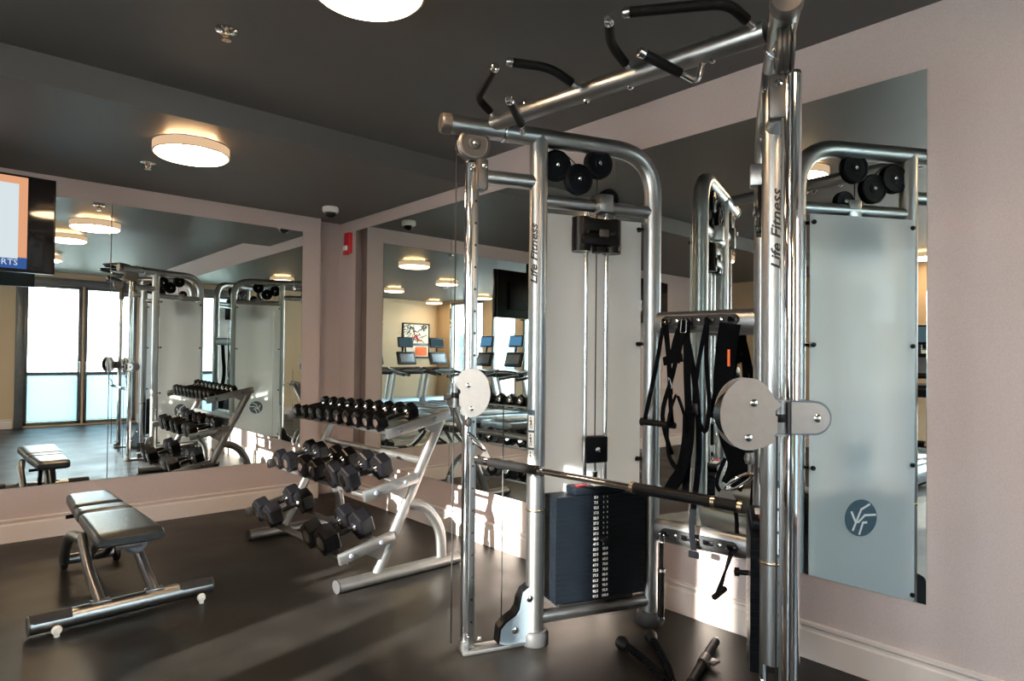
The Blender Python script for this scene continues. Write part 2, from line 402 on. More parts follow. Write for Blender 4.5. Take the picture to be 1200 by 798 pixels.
# ------------------------------------------------------------------ ceiling lamps and fittings
def lamp_builder(label, loc):
    t = thing('ceiling_lamp', label, 'ceiling light', loc, 0, 'round drum ceiling lamps')
    MB().lathe([(.0, 0), (.11, 0), (.11, -.028), (.0, -.028)], (0, 0, 0)).build('mounting_plate', 'white_plastic', t)
    MB().lathe([(.196, -.032), (.203, -.032), (.203, -.092), (.196, -.092), (.194, -.086), (.194, -.038), (.196, -.032)], (0, 0, 0), n=48).build('drum_band', 'brushed_nickel', t)
    MB().lathe([(.2035, -.038), (.2037, -.040), (.2037, -.084), (.2035, -.086)], (0, 0, 0), n=48).build('glowing_band', 'lamp_band_glow', t)
    MB().lathe([(.0, -.040), (.130, -.040), (.135, -.030), (.0, -.030)], (0, 0, 0), n=40).build('upper_diffuser', 'lamp_halo', t)
    MB().lathe([(.193, -.075), (.193, -.094), (.185, -.102), (.150, -.107), (.08, -.111), (0.0001, -.112)], (0, 0, 0), n=48).build('diffuser', 'lamp_diffuser', t)
    return t
lamp0 = lamp_builder('round drum ceiling lamp on the low ceiling between the sprinkler and the back mirror', (1.10, 4.03, H2))
LAMPS = [((1.13, 2.045, H1), 'round drum ceiling lamp at the top edge of the photo above the room'),
         ((1.15, -.1, H1), 'round drum ceiling lamp seen third in the mirror row beside the television'),
         ((-1.2, 4.05, H2), 'round drum ceiling lamp seen in the side mirror behind the crossbeam straps'),
         ((-1.2, 1.6, H1), 'round drum ceiling lamp seen in the side mirror just left of the drilled column'),
         ((-1.2, -.2, H1), 'round drum ceiling lamp seen in the side mirror above the leftmost treadmill'),
         ((-3.6, 2.5, H1), 'round drum ceiling lamp seen at the right edge of the side mirror'),
         ((-3.45, -.1, H1), 'round drum ceiling lamp seen in the side mirror below the hanging television'),
         ((-3.45, -2.0, H1), 'round drum ceiling lamp seen in the side mirror above the abstract picture')]
for loc, lb in LAMPS:
    l = dup(lamp0, lb); l.location = loc
def sprinkler(loc, label, recessed):
    t = thing('sprinkler_head', label, 'sprinkler', loc, 0)
    MB().lathe([(.0, 0), (.045, 0), (.045, -.006), (.032, -.008), (.03, -.003), (0, -.003)], (0, 0, 0)).build('escutcheon', 'chrome', t)
    mb = MB().cyl((0, 0, -.003), (0, 0, -.03), .009, 10)
    mb.tube([(.012, 0, -.008), (.018, 0, -.025), (0, 0, -.045)], .003, 6).tube([(-.012, 0, -.008), (-.018, 0, -.025), (0, 0, -.045)], .003, 6)
    mb.lathe([(0, -.045), (.02, -.045), (.02, -.048), (0, -.048)], (0, 0, 0), n=14)
    mb.build('spray_nozzle', 'bronze_ring', t)
sprinkler((.91, 2.86, H1), 'chrome sprinkler head on the ceiling left of the brightest lamp', True)
sprinkler((1.02, 4.70, H2), 'small chrome sprinkler head beside the drum lamp near the back mirror', True)
t = thing('security_camera', 'white dome security camera on the ceiling in the room corner', 'camera', (2.47, 5.05, H2))
MB().lathe([(.0, 0), (.062, 0), (.066, -.006), (.066, -.036), (.058, -.045), (.048, -.047)], (0, 0, 0)).build('housing', 'white_plastic', t)
MB().lathe([(.047, -.040), (.046, -.055), (.038, -.072), (.022, -.085), (0.0001, -.089)], (0, 0, 0)).build('dome', 'screen_black', t)
t = thing('fire_alarm_strobe', 'red fire alarm strobe on the pale wall in the corner', 'alarm', (XE, 5.45, 2.32))
MB().box((-.02, 0, .02), (.04, .10, .19), .008).build('alarm_housing', 'red_paint', t)
MB().box((-.045, 0, -.03), (.03, .06, .045), .008).build('strobe_lens', 'white_plastic', t)
MB().box((-.035, 0, -.075), (.03, .095, .03), .006).build('horn_cover', 'red_paint', t)
for (x, y), lb in [((-.6, 3.0), 'round white smoke detector on the ceiling seen in the side mirror, upper'), ((-1.9, .6), 'round white smoke detector on the ceiling seen in the side mirror, lower')]:
    t = thing('smoke_detector', lb, 'smoke detector', (x, y, H1))
    MB().lathe([(0, 0), (.055, 0), (.055, -.02), (.04, -.035), (0.0001, -.038)], (0, 0, 0)).build('detector_body', 'white_plastic', t)

# ------------------------------------------------------------------ television on a ceiling bracket
def television(loc, rz, wd, ht, label, picture):
    t = thing('television', label, 'television', loc, rz)
    MB().box((0, .03, 0), (wd, .045, ht), .006).box((0, .07, -.02), (wd * .6, .05, ht * .6), .01).build('casing', 'black_plastic', t)
    MB().box((0, .005, 0), (wd - .02, .006, ht - .02), .001).build('screen', 'screen_black', t)
    MB().box((0, .003, -ht / 2 - .012), (.06, .02, .02), .004).build('sensor', 'black_plastic', t)
    if picture:
        pw = wd - .30; x1 = wd / 2 - .145; x0 = x1 - pw + .03
        p = MB().box(((x0 + x1) / 2, .0012, .035), (x1 - x0, .002, ht - .10)).build('picture', 'tv_picture_orange', t)
        MB().box(((x0 + x1) / 2 - .02, -.0005, .01), (x1 - x0 - .05, .002, ht - .14)).build('picture_panel', 'tv_picture_white', p)
        MB().box(((x0 + x1) / 2 - .10, -.002, .16), (x1 - x0 - .20, .002, .13)).build('picture_header', 'tv_picture_pink', p)
        g = MB()
        for k in range(9):
            g.tube([(x1 - .18 - k * .03, -.0025, -.18), (x1 - .16 - k * .03, -.0025, -.05), (x1 - .2 - k * .03, -.0025, .08)], .007, 5, .03)
        g.build('picture_sketch', 'tv_picture_grey', p)
        MB().box(((x0 + x1) / 2 + .0, .0012, -ht / 2 + .055), (x1 - x0, .002, .07)).build('ticker_bar', 'tv_picture_blue', p)
        lettering(MB(), 'SPORTS', .05, (x1 - .13, -.0002, -ht / 2 + .055), (1, 0, 0), (0, 0, 1)).build('ticker_text', 'tv_picture_white', p)
    MB().cyl((0, .09, 0), (0, .09, H1 - loc[2] if loc[1] < YS else H2 - loc[2]), .02).box((0, .085, 0), (.22, .03, .22), .005).build('ceiling_bracket', 'black_plastic', t)
    return t
television((.035, 4.95, 2.09), radians(2.0), 1.06, .60, 'black television on a ceiling bracket at the left, showing a picture', True)
television((-1.35, 5.1, 2.05), radians(-8), 1.0, .58, 'second black television on a ceiling bracket, seen only in the side mirror', False)

# ------------------------------------------------------------------ the dual cable machine
MX, MY = 2.665, 1.635
RZ = atan2(-.09, -.996)
machine = thing('cable_machine', 'silver dual cable machine with two weight stack towers joined by a pull-up bar', 'cable machine', (MX, MY, 0), RZ)
UA = Vector((.565, .263, 0)).normalized(); UB = Vector((.910, .414, 0)).normalized()
class Side:
    """s: distance from the rear post towards the front, n: towards the inside of the machine"""
    def __init__(q, sd):
        q.sd = sd; q.b = Vector((0, -.265, 0)) if sd < 0 else Vector((-.009, .285, 0)); U = UA if sd < 0 else UB; q.u = Vector((U.x, U.y * sd, 0)); q.n = Vector((U.y, -U.x * sd, 0))
    def P(q, s, n, z): return q.b + q.u * s + q.n * n + Vector((0, 0, z))
LP = .623
POST_R = .042
def knurl_holes(mb, q, s, n, z0, z1, step, r, out):
    z = z0
    while z < z1:
        mb.cyl(q.P(s, n, z), q.P(s, n, z) + out * .0015, r, 10); z += step
NUMS = ['5.0', '7.5'] + ['%.1f' % (12.5 + 5 * i) for i in range(18)]
def tower(sd):
    q = Side(sd); P = q.P; X = q.u; N = q.n; Z = Vector((0, 0, 1))
    hoop = MB().tube([P(0, 0, .05), P(0, 0, 2.31), P(1.055, 0, 2.31)], POST_R, 20, .22, bs=12).build('hoop_frame', 'silver_satin', machine)
    MB().lathe([(.0, 0), (.046, 0), (.046, .03), (.040, .042), (0, .045)], P(1.05, 0, 2.31), X).build('end_cap', 'gunmetal', hoop)
    MB().lathe([(.0435, -.008), (.0445, -.006), (.0445, .006), (.0435, .008)], P(.80, 0, 2.31), X).build('tube_collar', 'chrome', hoop)
    MB().lathe([(.0, .0), (.062, .0), (.066, .008), (.064, .05), (.055, .062), (.0, .062)], P(0, 0, 0)).build('rubber_foot', 'grey_rubber', hoop)
    post = MB().tube([P(LP, 0, .05), P(LP, 0, 2.31)], POST_R, 24).build('front_post', 'silver_satin', machine)
    MB().lathe([(.0, .0), (.062, .0), (.066, .008), (.064, .05), (.055, .062), (.0, .062)], P(LP, 0, 0)).build('rubber_foot', 'grey_rubber', post)
    # thin groove line and lettering wrapped on the post
    tv, tf = text_verts('Life Fitness', .046, .35, 'CENTER', .0012)
    bm = bmesh.new(); bv = [bm.verts.new((v.x * 1.32, v.y, 0)) for v in tv]
    for f in tf: bm.faces.new([bv[i] for i in f])
    for k in range(-7, 8):
        bmesh.ops.bisect_plane(bm, geom=bm.verts[:] + bm.edges[:] + bm.faces[:], plane_co=(0, k * .004, 0), plane_no=(0, 1, 0))
    bm.verts.index_update()
    nd = (X * .75 + N * .66).normalized() if sd < 0 else (X * .97 - N * .12).normalized()
    td = Z.cross(nd)                 # tangential direction
    lv = []
    for v in bm.verts:
        a = -v.co.y / POST_R
        lv.append(P(LP, 0, 1.765 if sd < 0 else 1.74) + Z * v.co.x + (nd * cos(a) + td * sin(a)) * (POST_R + .0010))
    MB().add(lv, [[v.index for v in f.verts] for f in bm.faces]).build('post_lettering', 'black_ink', post); bm.free()
    # exercise chart sticker on the post
    zc = .93 if sd < 0 else .76
    nd2 = (X * .86 + N * .5).normalized() if sd < 0 else (X * .80 - N * .60).normalized(); td2 = Z.cross(nd2)
    def curved(mb, w0, w1, z0, z1, off):
        k = 5; vs_ = []
        for i in range(k + 1):
            a = (w0 + (w1 - w0) * i / k) / POST_R
            for zz in (z0, z1): vs_.append(P(LP, 0, zz) + (nd2 * cos(a) + td2 * sin(a)) * (POST_R + off))
        return mb.add(vs_, [[2 * i, 2 * i + 2, 2 * i + 3, 2 * i + 1] for i in range(k)])
    st = curved(MB(), -.019, .019, zc - .13, zc + .13, .0006).build('exercise_chart', 'logo_slate', post)
    pn = MB()
    for k in range(3): curved(pn, -.016, .016, zc - .118 + .078 * k, zc - .05 + .078 * k, .001)
    pn.build('chart_picture', 'white_ink', st)
    fg = MB()
    for k in range(3):
        z0 = zc - .112 + .078 * k
        curved(fg, -.002, .004, z0 + .02, z0 + .042, .0014); curved(fg, -.003, .002, z0 + .045, z0 + .054, .0014)
        curved(fg, -.005, -.002, z0 + .002, z0 + .022, .0014); curved(fg, .003, .006, z0 + .002, z0 + .022, .0014); curved(fg, -.009, -.002, z0 + .034, z0 + .038, .0014)
    fg.build('chart_figure', 'black_ink', st)
    rb = MB().lathe([(POST_R + .0005, 0), (POST_R + .002, .002), (POST_R + .002, .008), (POST_R + .0005, .01)], P(LP, 0, .60)).build('post_ring', 'bronze_ring', post)
    # rails
    MB().cyl(P(.02, 0, 2.02), P(LP - .02, 0, 2.02), .031, 18).build('upper_rail', 'silver_satin', machine)
    MB().cyl(P(.02, 0, .115), P(LP - .02, 0, .115), .031, 18).build('lower_rail', 'silver_satin', machine)
    MB().cyl(P(LP, 0, 2.10), P(.905, -.02, 2.10), .034, 18).build('column_arm', 'silver_satin', machine)
    # adjustment column: chrome tube with a drilled flat strip
    cs, cn = (.945, -.022) if sd < 0 else (.925, -.030)
    col = MB().tube([P(cs, cn, .02), P(cs, cn, 2.155)], .0255, 20)
    col.lathe([(.0255, 0), (.022, .012), (.0, .018)], P(cs, cn, 2.155)); col = col.build('adjustment_column', 'chrome', machine)
    fn = (N * .80 - X * .6).normalized() if sd < 0 else (N * .8 + X * .6).normalized()
    fn = N; fc = P(cs, cn, 0)
    sp = MB(); so_ = -.016
    sp.box(fc + X * so_ + N * .016 + Z * 1.08, (.028, .030, 2.11), .003, Matrix((X, N, Z)).transposed().to_4x4()); sp = sp.build('index_strip', 'silver_satin', machine)
    z = .14
    while z < 2.06:
        c = fc + X * so_ + N * .0305 + Z * z; MB().cyl(c, c + N * .0015, .0056, 10).build('index_hole', 'black_ink', sp); z += .097
    MB().box(P(.905, 0, 2.10), (.05, .075, .14), .012, Matrix((X, N, Z)).transposed().to_4x4()).build('column_bracket', 'gunmetal', col)
    for zz in (2.13, .08):
        for c_, ax_ in ((P(.905, .045, zz), N), (P(.945, .012, zz), X)):
            MB().lathe([(0, 0), (.011, 0), (.011, .006), (.006, .01), (0, .01)], c_, ax_, 12).build('column_bolt', 'chrome', col)
    # foot bracket and lower pulley shroud
    FB = Matrix((X, N, Z)).transposed().to_4x4()
    MB().box(P(.82, -.01, .012), (.30, .075, .016), .004, FB).box(P(.955, -.015, .03), (.03, .06, .05), .004, FB).build('foot_bracket', 'silver_paint', machine)
    prof = [(.60, .05), (.60, .265), (.655, .268), (.685, .25), (.705, .215), (.712, .175), (.73, .15), (.775, .125), (.80, .10), (.808, .03), (.78, .02), (.64, .02)]
    sh = MB().prism([(a, b) for a, b in prof], P(0, -.008, 0), X, Z, .055).build('pulley_shroud', 'black_plastic', machine)
    MB().prism([(a + (.006 if a < .7 else -.006), b + (.004 if b < .1 else -.006)) for a, b in prof], P(0, .028, 0), X, Z, .008).build('shroud_face', 'shroud_blue_grey', sh)
    b2 = MB()
    for a, b in ((.665, .215), (.735, .085)): b2.lathe([(0, 0), (.016, 0), (.014, .008), (.006, .012), (0, .012)], P(a, .031, b), N, 14)
    b2.build('shroud_bolts', 'chrome', sh)
    # pulleys
    def pulley(s, z, n=0.0, r=.072, name='pulley_wheel', m_='stack_black'):
        pw = MB().lathe([(0, -.019), (r * .35, -.019), (r * .36, -.016), (r * .78, -.016), (r * .80, -.019), (r * .93, -.019), (r, -.014), (r, -.010), (r * .88, -.003), (r * .88, .003), (r, .010), (r, .014), (r * .93, .019), (r * .80, .021), (r * .78, .017), (r * .35, .017), (r * .3, .022), (0, .022)], P(s, n, z), N, 32).build(name, m_, machine)
        MB().lathe([(0, 0), (.010, 0), (.010, .004), (.005, .009), (0, .009)], P(s, n + .021, z), N, 12).build('axle_bolt', 'chrome', pw)
        MB().lathe([(0, 0), (.010, 0), (.010, .004), (.005, .009), (0, .009)], P(s, n - .019, z), -N, 12).build('axle_bolt', 'chrome', pw)
        return pw
    pulley(.535, 2.19); pulley(.425, 2.135, .01); pulley(.312, 2.225); pulley(.255, 2.06, 0, .05)
    ep = pulley(.94, 2.235, 0, .074, 'end_pulley', 'gunmetal')
    ca = pi
    MB().prism([(.078 * cos(pi + k * pi / 14), .078 * sin(pi + k * pi / 14) + .0) for k in range(15)] + [(.078, .035), (-.078, .035)], P(.94, -.026, 2.235), X, Z, .006).build('pulley_cheek', 'gunmetal', ep)
    # guide rods, carriage, upper stop
    for s in (.262, .372):
        MB().cyl(P(s, .0, .13), P(s, .0, 1.99), .0105, 12).build('guide_rod', 'chrome', machine)
    ub = MB().box(P(.317, .0, 1.925), (.20, .09, .065), .012, FB).box(P(.317, .0, 1.855), (.21, .10, .055), .014, FB).box(P(.317, .02, 1.81), (.05, .06, .03), .008, FB)
    ub.cyl(P(.235, .0, 1.96), P(.235, .0, 1.80), .045).cyl(P(.40, 0, 1.96), P(.40, 0, 1.80), .045)
    ub = ub.build('upper_stop_block', 'black_plastic', machine)
    MB().box(P(.305, .052, 1.885), (.05, .012, .035), .004, FB).build('stop_badge', 'gunmetal', ub)
    MB().box(P(.30, .02, 2.025), (.07, .10, .085), .006, FB).build('pulley_bracket', 'silver_satin', machine)
    cg = MB().box(P(.317, .0, .865), (.115, .055, .125), .008, FB).build('stack_pulley_housing', 'stack_black', machine)
    MB().lathe([(0, 0), (.013, 0), (.013, .005), (0, .007)], P(.317, .0275, .865), N, 14).build('housing_bolt', 'chrome', cg)
    MB().cyl(P(.317, 0, .80), P(.317, 0, .70), .008, 10).cyl(P(.317, 0, .76), P(.317, 0, .735), .016, 6).build('selector_stem', 'chrome', machine)
    # weight plates, each with its number
    n_pl = 20; z0, z1 = .185, .665; hgt = (z1 - z0) / n_pl
    for k in range(n_pl):
        zc2 = z1 - (k + .5) * hgt
        pl = MB().box(P(.317, .012, zc2), (.475, .115, hgt - .0005), .0005, FB, 1).build('weight_plate', 'stack_black', machine)
        lm = MB(); rd = X if sd > 0 else -X           # reading direction for a viewer on the inner side
        rd = -X if (X.cross(Z)).dot(N) > 0 else X
        rd = Z.cross(N)
        ctr = P(.317, .0698, zc2)
        lettering(lm, NUMS[k], .0165, ctr + rd * -.030, rd, Z, 0, .0005)
        if k < 9: lettering(lm, str(k + 1), .013, ctr + rd * .010, rd, Z, 0, .0002); lettering(lm, str(k + 1), .013, ctr + rd * .030, rd, Z, 0, .0002)
        else: lettering(lm, '%.1f' % (float(NUMS[k]) + 2.5), .0165, ctr + rd * .020, rd, Z, 0, .0005)
        lm.build('plate_number', 'white_ink', pl)
    top = MB().box(P(.317, .012, .683), (.27, .10, .034), .006, FB).build('top_plate', 'stack_black', machine)
    MB().box(P(.40, .02, .702), (.05, .03, .006), .001, FB).build('warning_mark', 'red_paint', top)
    MB().box(P(.30, .03, .702), (.09, .03, .005), .001, FB).build('top_label', 'white_ink', top)
    MB().lathe([(0, 0), (.010, 0), (.010, .03), (.017, .034), (.017, .05), (0, .054)], P(.317, .069, z1 - 8.5 * hgt), N, 14).build('selector_pin', 'black_plastic', machine)
    MB().box(P(.317, 0, .165), (.40, .06, .03), .004, FB).build('stack_base', 'black_rubber', machine)
    # frosted panel with round badge and clips
    pan = MB().box(P(.317, -.058, 1.065), (.575, .006, 1.83), .001, FB, 1).build('frosted_panel', 'frosted_acrylic', machine)
    lc = P(.305, -.0622, .560)
    rdo = Z.cross(-N)
    R0 = .086
    disk = [(R0 * cos(2 * pi * k / 48), R0 * sin(2 * pi * k / 48)) for k in range(48)]
    dk = MB().prism(disk, lc, rdo, Z, .002).build('round_badge', 'logo_slate', pan)
    bm_ = MB()
    def stripe(pts, wdt):
        for (x0, y0), (x1, y1) in zip(pts, pts[1:]):
            d = Vector((x1 - x0, y1 - y0)).normalized(); nn = Vector((-d.y, d.x)) * wdt / 2; e = d * wdt * .3
            quad = [(x0 - e.x + nn.x, y0 - e.y + nn.y), (x0 - e.x - nn.x, y0 - e.y - nn.y), (x1 + e.x - nn.x, y1 + e.y - nn.y), (x1 + e.x + nn.x, y1 + e.y + nn.y)]
            bm_.prism(quad, lc - N * .0012, rdo, Z, .001)
    stripe([(-.078, .012), (-.02, .012), (.014, -.018), (.03, -.018), (.052, .03)], .010)
    stripe([(-.045, .062), (.0, .04), (.045, -.055)], .010); stripe([(-.03, -.022), (-.01, -.022), (.01, -.075)], .010)
    bm_.build('badge_emblem', 'white_ink', dk)
    for s, zz in [(.045, 1.94), (.045, 1.37), (.045, .80), (.59, 1.94), (.59, 1.37), (.59, .80), (.045, .18), (.59, .18)]:
        MB().cyl(P(s, -.070, zz), P(s, -.035, zz), .011, 12).cyl(P(s, -.075, zz), P(s, -.069, zz), .006, 8).box(P(s, -.03, zz), (.05, .016, .016), .004, FB).build('panel_clip', 'black_plastic', machine)
    # cables
    MB().cyl(P(1.012, -.02, 2.22), P(1.012, -.02, .05), .0028, 8).build('front_cable', 'grey_rubber', machine)
    MB().cyl(P(.785, 0, .12), P(.785, 0, 1.08), .0028, 8).build('lower_cable', 'grey_rubber', machine)
    MB().tube([P(.317, 0, .92), P(.317, 0, 2.2)], .0028, 8).build('stack_cable', 'grey_rubber', machine)
    MB().tube([P(.945, 0, 2.305), P(.5, 0, 2.262), P(.37, .0, 2.16), P(.30, 0, 2.29)], .0028, 8, .05).build('top_cable', 'grey_rubber', machine)
    # swivelling pulley carriage on the column
    tone = 'plate_taupe' if sd > 0 else 'plate_sunlit'  # same plates on both sides; far ones coloured as if the sun hits them
    C0 = P(cs, cn, 1.13)
    Ed = Vector((-.68, .73 * sd, 0)).normalized()                     # the sleeve's rounded nose
    D = Ed if sd < 0 else -Ed                                         # direction of the swivelling plates
    D = Vector((-.68, .73, 0)).normalized() if sd < 0 else Vector((.68, -.73, 0)).normalized()
    V = D.cross(Z)
    if V.dot(X) < 0: V = -V                                           # towards the front
    VE = Ed.cross(Z)
    if VE.dot(X) < 0: VE = -VE
    arc = [pi / 2 - pi * k / 14 for k in range(15)]
    car = MB().prism([(-.030, .050), *[(.048 + .050 * cos(a), .050 * sin(a)) for a in arc], (-.030, -.050)], C0, Ed, Z, .090).build('column_carriage', 'cap_blue_grey', machine)
    MB().prism([(-.028, .046), *[(.044 + .046 * cos(a), .044 * sin(a)) for a in arc], (-.028, -.046)], C0 + VE * .048, Ed, Z, .007).build('carriage_face', tone, car)
    MB().lathe([(0, 0), (.012, 0), (.012, .006), (.006, .010), (0, .010)], C0 + VE * .051 + Ed * .052, VE, 12).build('carriage_bolt', 'chrome', car)
    Hc = C0 + X * .078 + V * .012 + D * .022 if sd < 0 else C0 + D * .058 + V * .045
    MB().box(C0 + (X * .045 if sd < 0 else D * .040), (.05, .05, .075), .008, FB).build('hinge_block', 'gunmetal', car)
    MB().cyl(Hc - Z * .045, Hc + Z * .045, .020, 20).cyl(Hc - Z * .052, Hc - Z * .046, .025, 20).cyl(Hc + Z * .046, Hc + Z * .052, .025, 20).build('hinge_barrel', 'silver_paint', car)
    for a_, b_ in ((-.012, .012),):
        MB().lathe([(.0205, a_), (.0210, a_ + .001), (.0210, b_ - .001), (.0205, b_)], Hc, Z, 20).build('hinge_slot', 'black_plastic', car)
    O = []; dp = 0 if sd < 0 else .030
    for k in range(33):
        a = radians(-128 + 256 * k / 32)            # sweep around the far side
        O.append((.068 + dp + .082 * cos(a), .010 + (.106 if a > 0 else .102) * sin(a)))
    O = [(.030 + dp, -.084), *[p for p in O if p[0] > .035 + dp or p[1] > 0], (-.004 + dp, .060), (.004, .040), (.022, .022), (.022, .010), (.016, .006), (.016, -.040), (.026, -.050), (.020, -.066)]
    for vv, nm in ((.030, 'front_cheek'), (-.022, 'rear_cheek')):
        ch = MB().prism(O, Hc + V * vv, D, Z, .006).build(nm, tone, car)
        if vv > 0:
            for px, pz in ((.055, .045), (.070, -.055)):
                MB().lathe([(0, 0), (.011, 0), (.011, .005), (.005, .008), (0, .008)], Hc + V * .033 + D * (px + dp) + Z * pz, V, 12).build('cheek_bolt', 'chrome', ch)
    MB().lathe([(0, -.018), (.068, -.018), (.075, -.012), (.060, 0), (.075, .012), (.068, .018), (0, .018)], Hc + V * .004 + D * (.082 + dp) + Z * .010, V, 32).build('swivel_pulley', 'black_plastic', car)
    E = Hc + V * .004 + D * (.055 + dp) - Z * .118
    MB().lathe([(0, .02), (.012, .016), (.016, 0), (.012, -.016), (0, -.02)], E, Z, 14).cyl(E, E - Z * .045, .005, 8).build('cable_stop', 'gunmetal', car)
    return E - Z * .045
endA = tower(-1)
endB = tower(1)
# parts shared by the two towers
MB().tube([(0.0, -.235, 1.473), (-.006, .262, 1.473)], .030, 24, ry=.052, upv=(1, 0, 0)).build('upper_crossbeam', 'silver_paint', machine)
MB().tube([(0.0, -.235, .466), (-.006, .262, .466)], .030, 24, ry=.056, upv=(1, 0, 0)).build('lower_crossbeam', 'silver_paint', machine)
for zc, nm in ((1.478, 'upper_hook_plate'), (.462, 'lower_hook_plate')):
    Lp, hh = (.165, .024)
    poly = [(Lp * sx + hh * cos(a), hh * sin(a)) for sx, a0 in ((1, -pi / 2), (-1, pi / 2)) for a in [a0 + pi * k / 10 for k in range(11)]]
    hp = MB().prism(poly, (.030, 0, zc), (0, 1, 0), (0, 0, 1), .010).build(nm, 'grey_rubber', machine)
    for y, wide in ((-.165, 1), (-.055, 1), (.055, 1), (.165, 1)):
        if nm[0] == 'u' and abs(y) < .1 and False: continue
        MB().tube([(.034, y, zc), (.060, y, zc - .004), (.068, y, zc + .012)], .007, 8, .01).box((.038, y, zc), (.008, .05, .022), .004).build('accessory_hook', 'black_plastic', hp)
    for y in (-.110, .0, .110):
        MB().lathe([(0, 0), (.010, 0), (.010, .004), (.005, .007), (0, .007)], (.035, y, zc), (1, 0, 0), 12).build('plate_bolt', 'chrome', hp)
# pull-up bar with six padded grips
pb = MB().tube([(.785, -.60, 2.335), (.785, .60, 2.335)], .036, 22).build('pull_up_bar', 'silver_satin', machine)
for y in (-.42, -.1, .1, .42):
    for zz, ax_ in ((2.369, 1), (2.301, -1)):
        MB().lathe([(0, 0), (.012, 0), (.012, .006), (.006, .012), (0, .012)], (.785, y, zz), (0, 0, ax_), 12).build('bar_bolt', 'chrome', pb)
def grip(pts, r, bend, grip_from, name='pull_up_grip'):
    g = MB().tube(pts, r * .62, 12, bend).build(name, 'chrome', machine)
    P_ = [Vector(p) for p in pts]
    P2 = list(P_); P2[0] = P2[0] + (P2[1] - P2[0]).normalized() * .022
    if grip_from is None: P2 = P2[:2]; P2[1] = P2[1] + (P2[0] - P2[1]).normalized() * .02
    else: P2[-1] = P2[-1] + (P2[-2] - P2[-1]).normalized() * grip_from
    MB().tube(P2, r, 14, bend).build('foam_sleeve', 'black_rubber', g)
    d = (P_[1] - P_[0]).normalized()
    MB().lathe([(0, 0), (r * .8, .002), (r * 1.02, .008), (r * 1.02, .024), (0, .024)], P_[0], d, 16).build('grip_cap', 'chrome', g)
for sd in (-1, 1):
    grip([(1.11, sd * .275, 2.38), (.945, sd * .545, 2.38), (.80, sd * .575, 2.345)], .0165, .09, .055)
    grip([(1.11, sd * .225, 2.38), (.965, sd * .135, 2.38), (.80, sd * .115, 2.345)], .0165, .09, .055)
    yb = .395 if sd < 0 else .340
    grip([(1.03, sd * .285, 2.285), (.83, sd * yb, 2.258), (.79, sd * (yb + .03), 2.235), (.785, sd * (yb + .045), 2.31)], .0165, .05, None)

# ------------------------------------------------------------------ dumbbell rack
RY0, RY1 = 3.24, 4.56
rack = thing('dumbbell_rack', 'silver three-tier dumbbell rack standing in front of the side wall mirror', 'rack', (2.05, 3.9, 0))
RO = Vector((2.05, 3.9, 0))
def rk(x, y, z): return Vector((x, y, z)) - RO
for y, sgn in ((RY0, -1), (RY1, 1)):
    ft = MB().tube([rk(1.655, y, .036), rk(2.47, y, .036)], .035, 20, ry=.042, upv=(0, 0, 1)).build('foot_rail', 'silver_paint', rack)
    MB().tube([rk(1.648, y, .036), rk(1.658, y, .036)], .036, 20, ry=.043, upv=(0, 0, 1)).build('foot_end_cap', 'grey_rubber', ft)
    MB().tube([rk(2.468, y, .036), rk(2.476, y, .036)], .036, 20, ry=.043, upv=(0, 0, 1)).build('foot_end_cap', 'grey_rubber', ft)
    MB().tube([rk(1.90, y, .05), rk(2.34, y, .925)], .034, 20, ry=.026, upv=(1, 0, 0)).build('upright', 'silver_paint', rack)
    MB().tube([rk(2.08, y, .43), rk(2.22, y, .40), rk(2.34, y, .25), rk(2.35, y, .06)], .034, 18, .12, ry=.026, upv=(0, 0, 1)).build('rear_brace', 'silver_paint', rack)
    for (x0, z0, x1, z1) in ((1.93, .850, 2.375, .945), (1.79, .512, 2.15, .580), (1.645, .188, 1.99, .262)):
        d = Vector((x1 - x0, 0, z1 - z0)).normalized(); nn = Vector((-d.z, 0, d.x)); L = sqrt((x1 - x0) ** 2 + (z1 - z0) ** 2)
        ctr = rk((x0 + x1) / 2, y + sgn * .03, (z0 + z1) / 2)
        AM = Matrix((d, Vector((0, 1, 0)), nn)).transposed().to_4x4()
        arm = MB().box(ctr, (L, .030, .062), .008, AM).build('tier_arm', 'silver_paint', rack)
        MB().prism([(-.03, -.025), (.11, -.025), (.085, -.075), (.06, -.105), (.03, -.075), (0, -.055)], ctr - Vector((0, sgn * .012, 0)) + d * (L / 2 - .17), d, nn, .006).build('gusset', 'silver_paint', arm)
        for q in (-.30, .24):
            MB().lathe([(0, 0), (.014, 0), (.014, .004), (.008, .009), (0, .009)], ctr + d * L * q + Vector((0, sgn * .015, 0)), (0, sgn, 0), 12).build('arm_bolt', 'cap_blue_grey', arm)
        if sgn < 0 and .4 < z0 < .6:
            mk = MB(); lettering(mk, 'Life Fitness', .026, ctr + Vector((0, -.0155, 0)) + d * .0, d, nn, .3, .0006); mk.build('arm_lettering', 'cap_blue_grey', arm)
TIERS = []
